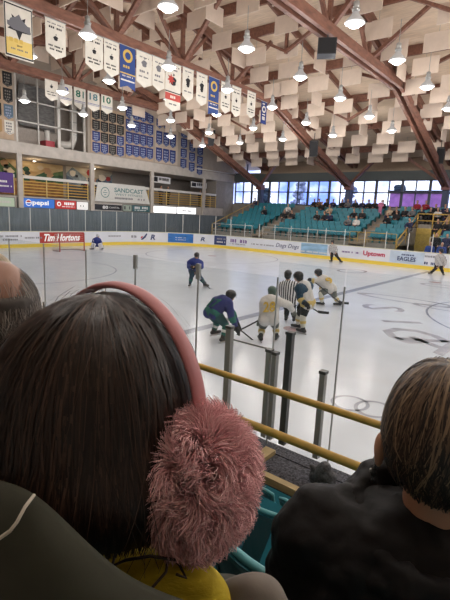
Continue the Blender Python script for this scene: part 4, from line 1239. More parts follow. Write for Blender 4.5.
def skater(label, base, J, cols, face, number=None, pads=False, group=None, sockstripe=True, skirt=True, chin=True):
    """J: joints given as (x, y, back) measured from the photograph and carried to their distance in metres"""
    bx, by = base
    d = ray(bx,by); g = CP-d*(CP.z/d.z); D = math.hypot(g.x-CP.x, g.y-CP.y)
    P = {k: at_dist(v[0], v[1], D+v[2]) for k, v in J.items()}
    vdir = V((g.x-CP.x, g.y-CP.y, 0)).normalized(); sdir = V((vdir.y,-vdir.x,0))
    f = (sdir*face[0]+vdir*face[1]+V((0,0,face[2] if len(face) > 2 else 0))).normalized()
    t = thing('hockey_player' if not cols.get('official') else 'person', label, 'hockey player' if not cols.get('official') else 'person', g, group)
    # keep skates on the ice
    for s in 'lr':
        P[s+'a'].z = max(P[s+'a'].z, 0.115)
    hd = P['hd']; nk = P['ch'].lerp(hd, 0.62)
    side = (P['rs']-P['ls']).normalized()
    up = (P['ch']-P['pv']).normalized()
    bk = up.cross(side); bk = -bk if bk.dot(f) > 0 else bk
    mb = MB()
    head_parts(mb, hd, f)
    mb.cone(P['ch']+up*0.02,0.075,hd-V((0,0,0.05)),0.055); mb.cone(P['ls'],0.07,P['rs'],0.07); mb.cone(P['ch'],0.14,P['pv'],0.13)
    for s in 'lr':
        mb.cone(P['ch'].lerp(P[s+'s'],0.7),0.07,P[s+'e'],0.048); mb.cone(P[s+'e'],0.048,P[s+'h'],0.035)
        mb.cone(P['pv'],0.11,P[s+'k'],0.065); mb.cone(P[s+'k'],0.062,P[s+'a'],0.042)
        hand_parts(mb, P[s+'h'], P[s+'h']-P[s+'e'], k=0.95)
        tdir = cols.get(s+'toe', face); td = (sdir*tdir[0]+vdir*tdir[1]).normalized()
        mb.cone(P[s+'a']-V((0,0,0.045)),0.038,P[s+'a']-V((0,0,0.05))+td*0.13,0.03)
    blob('body', mb, 0.022, SKIN, t, 2)
    k = cols.get('bulk', 1.0)
    mb = MB(); mb.cone(P['ls'].lerp(P['rs'],0.12),0.135*k,P['rs'].lerp(P['ls'],0.12),0.135*k); mb.cone(P['ch'],0.19*k,P['pv']+up*0.12,0.19*k); mb.cone(P['ch']+side*0.08,0.16*k,P['pv']+side*0.07+up*0.1,0.15*k); mb.cone(P['ch']-side*0.08,0.16*k,P['pv']-side*0.07+up*0.1,0.15*k)
    mb.cone(P['pv']+up*0.1-side*0.08,0.15*k,P['pv']-up*0.04-side*0.09,0.155*k); mb.cone(P['pv']+up*0.1+side*0.08,0.15*k,P['pv']-up*0.04+side*0.09,0.155*k)
    jersey = blob('jersey', mb, 0.02, cols['jersey'], t, 4, (0.02,0.12))
    if 'yoke' in cols:
        mb = MB(); mb.cone(P['ls'],0.152*k,P['rs'],0.152*k); mb.cone(P['ls'].lerp(P['rs'],.3)-up*0.05,0.17*k,P['rs'].lerp(P['ls'],.3)-up*0.05,0.17*k); blob('shoulder_yoke', mb, 0.02, cols['yoke'], jersey, 4)
    if 'hem' in cols:
        mb = MB(); mb.cone(P['pv']-side*0.09,0.165*k,P['pv']+side*0.09,0.165*k); blob('hem_stripe', mb, 0.02, cols['hem'], jersey, 4)
    for s in 'lr':
        mb = MB(); mb.cone(P[s+'s'],0.105*k,P[s+'e'],0.09*k); mb.cone(P[s+'e'],0.09*k,P[s+'e'].lerp(P[s+'h'],0.82),0.068*k)
        blob('sleeve', mb, 0.018, cols.get('sleeve',cols['jersey']), t, 3, (0.012,0.1))
        if 'cuff' in cols:
            mb = MB(); mb.cone(P[s+'e'].lerp(P[s+'h'],0.1),0.097*k,P[s+'e'].lerp(P[s+'h'],0.35),0.09*k); blob('sleeve_stripe', mb, 0.02, cols['cuff'], t, 2)
        mb = MB(); mb.cone(P['pv']+side*(0.09 if s == 'r' else -0.09),0.15*k,P[s+'k'].lerp(P['pv'],0.16),0.105*k); blob('trouser_leg', mb, 0.02, cols['pants'], t, 3)
        mb = MB(); mb.cone(P[s+'k'],0.085*k,P[s+'k'].lerp(P[s+'a'],0.45),0.085*k); mb.cone(P[s+'k'].lerp(P[s+'a'],0.45),0.085*k,P[s+'a'].lerp(P[s+'k'],0.15),0.06*k); sk = blob('sock', mb, 0.018, cols['sock'], t, 2)
        if 'sockband' in cols:
            mb = MB(); mb.cone(P[s+'k'].lerp(P[s+'a'],0.36),0.088*k,P[s+'k'].lerp(P[s+'a'],0.50),0.086*k,12,2); blob('sock_band', mb, 0.018, cols['sockband'], sk, 1)
        if cols.get('glove'):
            h = P[s+'h']; dd = (h-P[s+'e']).normalized(); u = V((0,0,1)); sd = dd.cross(u).normalized()
            mb = MB(); mb.cone(h-dd*0.07,0.065,h+dd*0.05,0.06)
            for q in (-0.045,-0.015,0.015,0.045):
                mb.cone(h+dd*0.06+sd*q,0.021,h+dd*0.10+sd*q-u*0.03,0.02,7,2); mb.cone(h+dd*0.10+sd*q-u*0.03,0.02,h+dd*0.08+sd*q-u*0.075,0.018,7,2)
            mb.cone(h+sd*0.05,0.025,h+dd*0.05+sd*0.07-u*0.03,0.02,7,2)
            blob('glove', mb, 0.014, cols['glove'], t, 1)
        tdir = cols.get(s+'toe', face); td = (sdir*tdir[0]+vdir*tdir[1]).normalized()
        skate_parts(P[s+'a'], P[s+'a']+td*0.2, t)
    # helmet
    if cols.get('helmet'):
        mb = MB(); u = (V((0,0,1))-f*f.z).normalized(); sx = f.cross(u); R = Matrix((sx,f,u)).transposed()
        mb.ball(hd+u*0.045-f*0.012,(0.108,0.138,0.105),16,10,R); mb.ball(hd-f*0.04-u*0.02,(0.10,0.10,0.10),14,9,R)
        he = blob('helmet', mb, 0.014, cols['helmet'], t, 2)
        mb = MB(); mb.prism([(-0.085,-0.03),(0.085,-0.03),(0.08,0.05),(-0.08,0.05)], hd+f*0.115, sx, u, 0.004); mb.build('visor', GLASSN, he)
    else:
        mb = MB(); mb.ball(hd+V((0,0,0.035))-f*0.015,(0.09,0.10,0.095),12,8); blob('hair', mb, 0.015, BLACKC, t, 2)
    if number:
        c = P['ch'].lerp(P['pv'],0.38)+bk*(0.21*k)
        x = side if side.cross(up).dot(bk) > 0 else -side
        lettering(number, 1, cols['num'], c, x, up, jersey, 'number', fit=(0.27,0.24), th=0.012, bold=0.02)
    return t, P, g, sdir, vdir
def stick(label, a, b, blade_dir, name='hockey_stick', m=None):
    a = V(a); b = V(b); t = thing(name, label, 'hockey stick', b)
    mb = MB(); mb.bar(a, b, 0.022, 0.032); mb.build('shaft', m or STICKM, t)
    d = V(blade_dir).normalized(); mb = MB(); mb.bar(b-d*0.03+V((0,0,0.02)), b+d*0.14+V((0,0,0.0)), 0.014, 0.075); mb.bar(b+d*0.12, b+d*0.27+d.cross(V((0,0,1)))*0.03, 0.014, 0.07); mb.build('blade', TAPE, t)
    q = (a-b).normalized(); mb = MB(); mb.bar(a, a-q*0.12, 0.027, 0.037); mb.build('grip_tape', PALEW, t)
    return t

# player in navy and green, nearest, bent over at the near side
t, P, g, s_, v_ = skater('crouching hockey player in navy and green jersey nearest the glass, seen from behind', (218,341),
 dict(hd=(231,296,0.1), ch=(222,302,0.0), pv=(213,312,0.0), ls=(215,301,0.15), rs=(229,303,-0.15), le=(232,312,0.35), lh=(238,326,0.3), re=(231,316,-0.15), rh=(237,329,-0.05), lk=(217,322,0.25), la=(214,331,0.25), rk=(226,325,-0.1), ra=(223,339,-0.15)),
 dict(jersey=JNAVY, hem=GREENC, sleeve=JNAVY, cuff=GREENC, pants=mat('pants_deep_green',(0.012,0.07,0.075),rough=0.75,noise=0.2), sock=GREENC, sockband=PALEW, glove=BLACKC, helmet=HELB, num=GREENC, bulk=0.92), (0.8,0.55,-0.2), number='17')
stick('black hockey stick held by navy player, blade down by the white player', P['rh']+V((0,0,0.05))-s_*0.25+V((0,0,0.18)), at_depth(257,343.5,(V(g)-CP).dot(_f)+0.3), s_*0.9+v_*0.4)
# player in white and gold, back to the camera
t, P, g, s_, v_ = skater('crouching hockey player in white and gold with green helmet, back to camera', (267,343),
 dict(hd=(272,292,0.25), ch=(270,302,0.1), pv=(269,318,-0.02), ls=(263.5,303,0.05), rs=(280,302,0.05), le=(263,314,0.2), lh=(260,321,0.4), re=(289,305,0.15), rh=(293,311,0.35), lk=(262,327,0.25), la=(260.5,342,0.05), rk=(276,326,0.3), ra=(276,337,0.2)),
 dict(jersey=JWHITE, sleeve=JWHITE, pants=PGREY, sock=SOCKW, sockband=SOCKY, glove=PGREY, helmet=HELG, num=GOLDI, ltoe=(-0.3,1), rtoe=(0.3,1), bulk=0.98), (-0.2,1,-0.1), number='28')
stick('black hockey stick held by the green-helmeted white player, blade by navy player', P['lh']+s_*0.2+V((0,0,0.16)), at_depth(240,330,(V(g)-CP).dot(_f)+0.1), -s_*0.9+v_*0.1)
# referee in stripes
t, P, g, s_, v_ = skater('referee in black and white striped shirt standing between the players', (290,322),
 dict(hd=(288,275,0), ch=(288,286,0), pv=(289,300,-0.02), ls=(282,285,0.0), rs=(295,285,0.0), le=(281,293,0.02), lh=(285,300,0.2), re=(297,293,0.02), rh=(293,300,0.2), lk=(287,310,0.05), la=(286,320,0), rk=(293,310,0.05), ra=(294,320,0)),
 dict(official=1, jersey=STRIPE, sleeve=STRIPE, pants=PBLACK, sock=PBLACK, helmet=HELB, glove=None, bulk=0.93), (0.15,1,-0.1))
# player facing left in navy shoulders
t, P, g, s_, v_ = skater('hockey player in dark navy shoulders and white jersey, right of the referee', (304,333),
 dict(hd=(298,277,0.1), ch=(304,287,0.05), pv=(308,303,0.0), ls=(300,289,-0.12), rs=(308,286,0.2), le=(300,299,-0.15), lh=(306,304,-0.25), re=(305,300,0.3), rh=(300,306,0.3), lk=(303,316,-0.1), la=(303,330,-0.12), rk=(299,315,0.3), ra=(298,325,0.35)),
 dict(jersey=JWHITE, yoke=JTEAL, sleeve=JTEAL, hem=SOCKY, cuff=SOCKY, pants=PBLACK, sock=SOCKW, sockband=SOCKY, glove=BLACKC, helmet=HELB, num=GOLDI, bulk=0.95, ltoe=(-0.5,0.3), rtoe=(-0.8,0.3)), (-0.95,0.35,-0.15))
stick('black hockey stick of the navy-shouldered player, pointing right over the ice', P['rh']+V((0,0,0.15)), at_depth(319,312.5,(V(g)-CP).dot(_f)+0.8), s_*0.9+v_*0.3)
# white player skating, arm out to the left
t, P, g, s_, v_ = skater('hockey player in white and gold lunging with black glove stretched left', (330,306),
 dict(hd=(318,273,0), ch=(323,280,0), pv=(330,288,0.0), ls=(319,281,-0.12), rs=(326,279,0.15), le=(314,281,-0.1), lh=(311,280,-0.12), re=(322,288,0.3), rh=(321,292,0.1), lk=(321,294,-0.2), la=(322,303,-0.1), rk=(335,297,0.1), ra=(339,304,0.05)),
 dict(jersey=JWHITE, sleeve=JWHITE, cuff=SOCKY, pants=PGREY, sock=SOCKW, sockband=SOCKY, glove=BLACKC, helmet=HELB, num=GOLDI, bulk=1.0, ltoe=(-1,0.1), rtoe=(-0.6,-0.2)), (-1,0.1,-0.1), number='9')
stick('dark hockey stick of the lunging white player, reaching down left', P['lh']+V((0,0,0.03)), P['lh']+s_*1.0-v_*0.35-V((0,0,0.62)), s_+v_*0.2)
# player in blue skating toward the camera
t, P, g, s_, v_ = skater('hockey player in blue skating alone at centre left, facing the camera', (198,287),
 dict(hd=(196.7,256,-0.05), ch=(195,262,0.0), pv=(194.5,270,0.05), ls=(201,263,0), rs=(189.5,262.5,0), le=(201.5,267,-0.1), lh=(196,266.5,-0.3), re=(189,267,-0.1), rh=(192,267,-0.3), lk=(200,277,-0.15), la=(205,285,0.1), rk=(191.5,276,-0.12), ra=(190,285,-0.05)),
 dict(jersey=JBLUE, sleeve=JBLUE, pants=JTEAL, sock=JTEAL, sockband=GREENC, glove=BLACKC, helmet=HELB, bulk=1.0, ltoe=(0.7,-0.6), rtoe=(-0.2,-1)), (-0.15,-1,-0.15))
stick('dark hockey stick held across by the lone blue player', P['rh']-s_*0.05, at_depth(211,290,(V(g)-CP).dot(_f)-0.3), s_+v_*0.1)
# officials by the far boards
skater('official in pale shirt and black trousers skating near the light blue advert', (335.5,262.5),
 dict(hd=(332.4,242,0), ch=(332.5,247,0), pv=(333.5,252,0), ls=(330.3,247,0), rs=(335.5,247,0), le=(329.8,250.5,-0.05), lh=(330.2,253,-0.2), re=(336.5,250,-0.05), rh=(336,252.5,-0.2), lk=(331.5,257,-0.1), la=(331.5,261,0.1), rk=(337.5,257,0), ra=(340.5,261.5,0.1)),
 dict(official=1, jersey=STRIPE, sleeve=STRIPE, pants=PBLACK, sock=PBLACK, helmet=HELB, glove=None, ltoe=(-0.5,-0.5), rtoe=(0.6,-0.6), bulk=1.0), (-0.4,-1,0))
skater('official in striped shirt on the blue line at the far boards, right edge', (437,275),
 dict(hd=(441,251,0), ch=(440,257,0), pv=(439.5,264,0), ls=(436.5,257,0), rs=(444,257.5,0), le=(436,262,-0.05), lh=(437,266,-0.1), re=(445.5,262,-0.05), rh=(444,266,-0.1), lk=(435,269,-0.05), la=(431,273.5,0), rk=(441.5,269,-0.05), ra=(443,274.5,0)),
 dict(official=1, jersey=STRIPE, sleeve=STRIPE, pants=PBLACK, sock=PBLACK, helmet=HELB, glove=None, ltoe=(-0.6,-0.5), rtoe=(0.3,-1), bulk=1.0), (-0.9,-0.3,0))
# goalie
t, P, g, s_, v_ = skater('goaltender in blue jersey and white leg pads crouching beside the goal', (97.5,249.5),
 dict(hd=(98,236,0), ch=(97,240,0), pv=(96.5,244,0.1), ls=(99.5,240,0), rs=(94,240,0), le=(101,243,-0.1), lh=(101.5,245,-0.25), re=(93,243,-0.1), rh=(93.5,245.5,-0.25), lk=(100,246,-0.15), la=(101.5,248.5,0), rk=(94,246,-0.15), ra=(92.5,248.5,0)),
 dict(jersey=JBLUE, sleeve=JBLUE, pants=JBLUE, sock=SOCKW, glove=HELW, helmet=HELW, bulk=1.15), (0.6,-0.8,0))
for q in 'lr':
    mb = MB(); kk = P[q+'k']+V((0,0,0.18))-v_*0.12; aa = P[q+'a']-v_*0.10; mb.bar(kk,aa,0.30,0.12,v_); mb.bar(kk-v_*0.02,aa-v_*0.06,0.22,0.10,v_); mb.build('leg_pad', HELW, t)
stick('goaltender stick resting on the ice in front of white pads', P['rh']+V((0,0,0.4)), P['rh']*1.0-V((0,0,P['rh'].z-0.06))-v_*0.15, -s_)

# ------------------------------------------------------------------ spectators in the far stand
HAIRC = [mat('hair_dark',(0.018,0.013,0.01),rough=0.6), mat('hair_brown',(0.09,0.05,0.03),rough=0.6), mat('hair_fair',(0.32,0.22,0.11),rough=0.6), mat('hair_grey',(0.28,0.27,0.26),rough=0.7)]
COATS = {'black':(0.012,0.012,0.015),'navy':(0.02,0.025,0.07),'grey':(0.14,0.14,0.15),'white':(0.62,0.6,0.58),'red':(0.30,0.015,0.03),'pink':(0.62,0.20,0.36),'brown':(0.14,0.08,0.05),'blue':(0.03,0.07,0.30),'purple':(0.10,0.03,0.22),'cream':(0.45,0.36,0.26)}
def seated_meshes(v):
    lean = (0.0,-0.16,0.08)[v]
    sh = V((0,0.02+lean,0.88)); hd = V((0.02*(v-1),lean*1.35-0.02,1.17)); pv = V((0,0,0.5))
    arms = {0:((0.24,-0.02,0.66),(0.10,-0.28,0.60)),1:((0.24,-0.22,0.68),(0.06,-0.42,0.62)),2:((0.28,0.02,0.70),(0.18,-0.22,0.78))}[v]
    body = MB(); head_parts(body,hd,(0.1*(v-1),-1,0)); body.cone(sh+V((0,0,0.05)),0.06,hd-V((0,0,0.06)),0.05); body.cone(sh,0.13,pv,0.12)
    coat = MB(); coat.cone((-0.15,sh.y,sh.z+0.0),0.10,(0.15,sh.y,sh.z),0.10); coat.cone(sh-V((0,0,0.05)),0.17,pv+V((0,0.0,0.04)),0.18)
    legs = MB(); 
    for s in (-1,1):
        e = V((arms[0][0]*s,arms[0][1]+lean,arms[0][2])); h = V((arms[1][0]*s,arms[1][1]+lean*0.6,arms[1][2]))
        S = V((0.19*s,sh.y,sh.z)); body.cone(S,0.05,e,0.045); body.cone(e,0.042,h,0.032); hand_parts(body,h,h-e,k=1.0)
        K = V((0.13*s,-0.44,0.50)); A = V((0.14*s,-0.42,0.09)); H = V((0.09*s,-0.02,0.5))
        body.cone(H,0.08,K,0.06); body.cone(K,0.06,A,0.04); body.cone(A-V((0,0,0.03)),0.04,A+V((0,-0.15,-0.05)),0.035)
        coat.cone(S,0.085,e,0.07); coat.cone(e,0.07,e.lerp(h,0.85),0.055)
        legs.cone(H,0.115,K,0.085); legs.cone(K,0.085,A,0.06)
    hair = MB(); hair.ball(hd+V((0,0.02,0.035)),(0.088,0.10,0.09),12,8)
    if v == 0: hair.cone(hd+V((0,0.05,0)),0.08,hd+V((0,0.07,-0.14)),0.06)
    shoes = MB()
    for s in (-1,1): shoes.cone((0.14*s,-0.40,0.05),0.052,(0.14*s,-0.56,0.045),0.045)
    return [remesh(body,0.022,2),remesh(coat,0.03,2),remesh(legs,0.03,2),remesh(hair,0.025,2),remesh(shoes,0.03,1)]
SEATED = [seated_meshes(v) for v in range(3)]
def standing_meshes():
    body = MB(); hd = V((0,-0.02,1.62)); head_parts(body,hd,(0,-1,0)); body.cone((0,0,1.4),0.06,hd-V((0,0,0.06)),0.05); body.cone((0,0,1.3),0.13,(0,0,0.95),0.12)
    coat = MB(); coat.cone((-0.15,0,1.38),0.10,(0.15,0,1.38),0.10); coat.cone((0,0,1.3),0.17,(0,0,0.92),0.17); legs = MB(); shoes = MB()
    for s in (-1,1):
        S = V((0.2*s,0,1.38)); e = V((0.26*s,-0.02,1.10)); h = V((0.2*s,-0.2,0.98)); body.cone(S,0.05,e,0.045); body.cone(e,0.042,h,0.032); hand_parts(body,h,h-e)
        coat.cone(S,0.085,e,0.07); coat.cone(e,0.07,e.lerp(h,0.85),0.055); H = V((0.09*s,0,0.92)); A = V((0.11*s,0,0.09)); K = V((0.10*s,-0.02,0.5))
        body.cone(H,0.09,K,0.06); body.cone(K,0.06,A,0.04); body.cone(A-V((0,0,0.03)),0.04,A+V((0,-0.14,-0.05)),0.035); legs.cone(H,0.115,K,0.085); legs.cone(K,0.085,A,0.06); shoes.cone((0.11*s,0.02,0.05),0.05,(0.11*s,-0.15,0.045),0.045)
    hair = MB(); hair.ball(hd+V((0,0.02,0.035)),(0.088,0.10,0.09),12,8)
    return [remesh(body,0.022,2),remesh(coat,0.03,2),remesh(legs,0.03,2),remesh(hair,0.025,2),remesh(shoes,0.03,1)]
STAND = standing_meshes()
MCACHE = {}
def person(loc, coat, label, v=0, rz=0.0, hair=0, legs='black', group=None, meshes=None, hat=None):
    t = thing('person', label, 'person', loc, group, world=False, rz=rz)
    ms = meshes or SEATED[v]
    coatm = mat('coat_'+coat, COATS[coat], rough=0.8, noise=0.2, scale=6); legm = mat('trousers_'+legs, COATS[legs], rough=0.85)
    for nm, me, m in zip(('body','coat','trousers','hat' if hat else 'hair','shoes'), ms, (SKIN,coatm,legm,MATS.get('coat_'+hat) or mat('coat_'+hat,COATS[hat],rough=0.8) if hat else HAIRC[hair],SKATE)):
        key = (me.name, m.name)
        if key not in MCACHE:
            c = me.copy(); c.materials.clear(); c.materials.append(m); MCACHE[key] = c
        add_mesh(nm, MCACHE[key], t)
    return t
def seat_at(px, py, row):
    """the point on a row's seat line that the photo shows at this column"""
    y = row_y(row)+0.02; d = ray(px, py); k = (y-CP.y)/d.y
    return V((CP.x+d.x*k, y, row_z(row)))
rs = random.Random(11)
CROWD = [ # px, py of head, row, coat, variant, hair, words
 (255,194,7,'navy',0,0,'alone near the corner window'),(265,209,4,'black',1,0,'alone in the left seat block'),
 (287,205,5,'white',2,2,'beside the left aisle'),(286,214,3,'black',1,0,'at the left aisle, middle of the block'),(291,214,3,'black',0,1,'second in from the left aisle'),
 (317,199,7,'black',0,0,'leftmost of the dark cluster by the truss foot'),(321,198,7,'brown',1,0,'second of the dark cluster by the truss foot'),(325,197,7,'black',0,0,'third of the dark cluster by the truss foot'),(330,196,7,'navy',2,0,'rightmost of the dark cluster by the truss foot'),
 (322,204,6,'black',1,1,'in the row below the dark cluster'),(330,206,5,'cream',1,2,'with pale hair below the dark cluster'),
 (320,215,3,'black',1,0,'left of the trio in the middle of the block'),(324,215,3,'black',0,0,'middle of the trio in the middle of the block'),(328,215,3,'navy',1,1,'right of the trio in the middle of the block'),
 (346,197,7,'black',0,0,'first on the top row right of the truss foot'),(351,197,7,'grey',1,1,'second on the top row right of the truss foot'),(356,197,7,'black',0,0,'third on the top row right of the truss foot'),(362,198,7,'navy',2,0,'fourth on the top row right of the truss foot'),(368,198,7,'black',0,1,'fifth on the top row right of the truss foot'),(373,199,7,'black',1,0,'sixth on the top row right of the truss foot'),(378,199,7,'black',0,0,'last on the top row before the right aisle'),
 (355,214,4,'black',1,1,'left of the pair near the right aisle'),(361,214,4,'black',0,0,'right of the pair near the right aisle'),(350,225,2,'grey',1,1,'low in the block with pale jacket'),(353,225,2,'white',0,2,'low in the block in white'),
 (388,218,3,'black',1,0,'just right of the right aisle'),(396,213,4,'black',0,0,'second right of the right aisle'),(400,209,5,'cream',0,2,'with fair hair right of the aisle'),
 (405,210,5,'black',1,0,'first in the long dark row'),(409,210,5,'black',0,1,'second in the long dark row'),(414,211,5,'grey',1,0,'third in the long dark row'),(419,211,5,'black',0,2,'fourth in the long dark row'),(424,211,5,'black',2,0,'fifth in the long dark row'),(429,212,5,'white',1,1,'sixth in the long dark row'),(434,212,5,'black',0,2,'last in the long dark row'),
 (417,200,7,'red',0,0,'in red, left of the two'),(425,199,7,'red',2,1,'in red, right of the two'),(436,206,6,'black',0,0,'left of the two dark coats near the right edge'),(443,206,6,'navy',2,0,'right of the two dark coats near the right edge'),
 (438,226,2,'black',0,1,'left of the two low by the stair opening'),(445,226,2,'black',1,2,'right of the two low by the stair opening'),(410,222,2,'navy',1,0,'leaning beside the left sloping railing')]
SPOT = [seat_at(c[0], c[1]+8, c[2]) for c in CROWD]
for row in range(NR):   # neighbours need a seat's width each
    ids = sorted([i for i in range(len(CROWD)) if CROWD[i][2] == row], key=lambda i: SPOT[i].x)
    for _k in range(60):
        for a, b in zip(ids, ids[1:]):
            g = 0.60-(SPOT[b].x-SPOT[a].x)
            if g > 0: SPOT[a].x -= g/2; SPOT[b].x += g/2
for i, (px, py, row, coat, v, hair, words) in enumerate(CROWD):
    p = SPOT[i]
    person(p, coat, 'seated spectator in %s, %s' % (coat, words), v, rs.uniform(-0.2,0.2), hair, rs.choice(['black','navy','grey']), 'spectators in the far stand')
p = seat_at(382,215,7); person((p.x+0.2,32.9,row_z(6)+0.29), 'pink', 'small child in pink standing at the top of the right aisle', 0, 0.3, 2, 'pink', None, STAND).scale = (0.68,0.68,0.68)
def at_y(px, y, z): 
    d = ray(px, 240); k = (y-CP.y)/d.y; return V((CP.x+d.x*k, y, z))
for px, y, z, coat, lb, hair in ((436,27.05,0.55,'black','person in black standing behind the far glass, left of two','0'),(447,27.05,0.55,'navy','person in navy standing behind the far glass, right of two','1')):
    person(at_y(px,y,z), coat, lb, 0, 0.1, int(hair), 'black', None, STAND)
for px, lb in ((431,'player in blue and white helmet seated behind far boards, left one'),(443,'player in blue and white helmet seated behind far boards, right one')):
    person(at_y(px,26.42,0.05), 'blue', lb, 0, 0.0, 0, 'blue', 'players in the penalty box', STAND, hat='white').scale = (0.98,0.98,0.98)
for x, y, coat, lb, hair in ((-2.0,25.9,'navy','person on the balcony under the hanging sign, left of two',1),(-2.0,26.8,'black','person on the balcony under the hanging sign, right of two',0),(-1.9,18.55,'navy','person in navy on the balcony beside the white sloped banner',1),(-2.2,31.6,'black','person at the right end of the balcony, left of two',0),(-2.2,32.4,'grey','person at the right end of the balcony, right of two',1)):
    person((x,y,3.45), coat, lb, 0, PI/2, hair, 'black', None, STAND)
# ------------------------------------------------------------------ near seats
nseat_ = thing('stadium_seat', 'x', 'seat', (0,0,0), 'teal seats in the near stand', world=False)
def shell(mb, prof, w0, w1, th, dish):
    """curved moulded shell: prof is a list of (y, z) from bottom to top, width w0 to w1"""
    n = 9; vs = []; fs = []
    for side in (0, 1):
        for i, (y, z) in enumerate(prof):
            k = i/(len(prof)-1); w = w0+(w1-w0)*k
            for j in range(n):
                u = -1+2*j/(n-1)
                vs.append((u*w/2, y+dish*u*u-side*th, z-side*th*0.2-(0.03*u**6 if i == len(prof)-1 else 0)))
    m = len(prof)*n
    for s in (0, 1):
        for i in range(len(prof)-1):
            for j in range(n-1):
                a = s*m+i*n+j; q = (a,a+1,a+n+1,a+n); fs.append(q if s == 0 else tuple(reversed(q)))
    for i in range(len(prof)-1):
        for j in (0, n-1):
            a = i*n+j; q = (a,a+n,a+n+m,a+m); fs.append(q if j == 0 else tuple(reversed(q)))
    for i in (0, len(prof)-1):
        for j in range(n-1):
            a = i*n+j; q = (a,a+m,a+m+1,a+1); fs.append(q if i == 0 else tuple(reversed(q)))
    return mb.add(vs, fs)
mb = MB(); mb.smooth = False
shell(mb,[(0.06,0.40),(0.03,0.48),(0.0,0.58),(-0.03,0.70),(-0.06,0.80),(-0.08,0.84)],0.36,0.46,0.02,0.06); mb.build('backrest', TEAL, nseat_)
mb = MB(); mb.smooth = True
L = []
for j in range(11):
    u = -1+2*j/10; L.append((u*0.23,-0.085+0.06*u*u,0.845-0.03*u**6))
L = [(-0.185,0.10,0.42),(-0.205,0.06,0.56),(-0.222,0.01,0.72)]+L+[(0.222,0.01,0.72),(0.205,0.06,0.56),(0.185,0.10,0.42)]
mb.tube(L,0.012,8); mb.build('rim', TEALL, nseat_)
mb = MB(); mb.box((0,0.20,0.46),(0.42,0.36,0.035),Matrix.Rotation(0.9,3,'X')); mb.build('seat_pan', TEAL, nseat_)
mb = MB()
for s in (-0.2,0.2): mb.bb((s-0.02,0.03,0),(s+0.02,0.10,0.50))
mb.build('bracket', TEALD, nseat_)
fst = True
for ri, (yb, zf) in enumerate(NROW):
    for k in range(9):
        x = 26.86+0.515*k+0.02*ri
        lb = 'teal plastic seat of the near stand, %s row from the camera, %s from the left' % (NUMW[ri], NUMW[k])
        if fst: nseat_.location = (x,yb,zf); nseat_['label'] = lb; fst = False
        else: dup(nseat_, (x,yb,zf), label=lb)

# ------------------------------------------------------------------ people in the near stand
def frame(f):
    f = V((f[0],f[1],0)).normalized(); return V((f.y,-f.x,0)), f, V((0,0,1))
def hair_point(fr, H, dims, phi, t, lower, flare, tip):
    """t in 0..1 runs from the crown over the skull, 1..2 falls below it"""
    s, f, u = fr; a, b, c = dims
    if t <= 1:
        th = t*PI/2; r = math.sin(th); z = c*math.cos(th)
        k = 1.0
    else:
        q = t-1; r = 1.0; z = -lower*q; k = 1+flare*math.sin(min(q*1.5,1)*PI/2)-tip*q*q
    return H + s*(a*r*k*math.cos(phi)) + f*(b*r*k*math.sin(phi)) + u*z
def hair_mass(name, fr, H, dims, lower, flare, tip, gap, m, parent, hairline=0.75, n=56, rows=26, lumps=0.0, lowf=None):
    """closed sheet of hair; gap is the half angle left open over the face"""
    vs = []; fs = []
    for i in range(rows+1):
        for k in range(n):
            phi = 2*PI*k/n
            d = abs((phi-PI/2+PI) % (2*PI)-PI)
            lim = 2.0 if d > gap else hairline+(2.0-hairline)*max(0,(d-gap*0.75)/(gap*0.25))
            t = min(2.0, 0.02+1.98*i/rows); t = min(t, lim)
            lw = lower if lowf is None else lower*lowf(phi)
            p = hair_point(fr, H, dims, phi, t, lw, flare, tip)
            if lumps:
                g = 1+lumps*math.sin(phi*9+2*math.sin(phi*3))*min(1,t)+lumps*0.6*math.sin(phi*23+1.3)*min(1,t)
                c0 = H+V((0,0,p.z-H.z)); p = c0+(p-c0)*g
            vs.append(p)
    for i in range(rows):
        for k in range(n):
            a = i*n+k; b = i*n+(k+1) % n
            fs.append((a,a+n,b+n,b))
    fs.append(tuple(range(n)))
    mb = MB(); mb.smooth = True; mb.add(vs, fs)
    return mb.build(name, m, parent)
def ribbon(mb, pts, w0, w1, nrm):
    vs = []; fs = []
    for i, p in enumerate(pts):
        t = (pts[min(i+1,len(pts)-1)]-pts[max(i-1,0)]).normalized(); x = t.cross(nrm[i] if isinstance(nrm,list) else nrm)
        x = x.normalized() if x.length > 1e-6 else t.orthogonal()
        w = w0+(w1-w0)*i/(len(pts)-1)
        vs += [p-x*w/2, p+x*w/2]
    for i in range(len(pts)-1):
        fs.append((2*i,2*i+1,2*i+3,2*i+2))
    return mb.add(vs, fs)
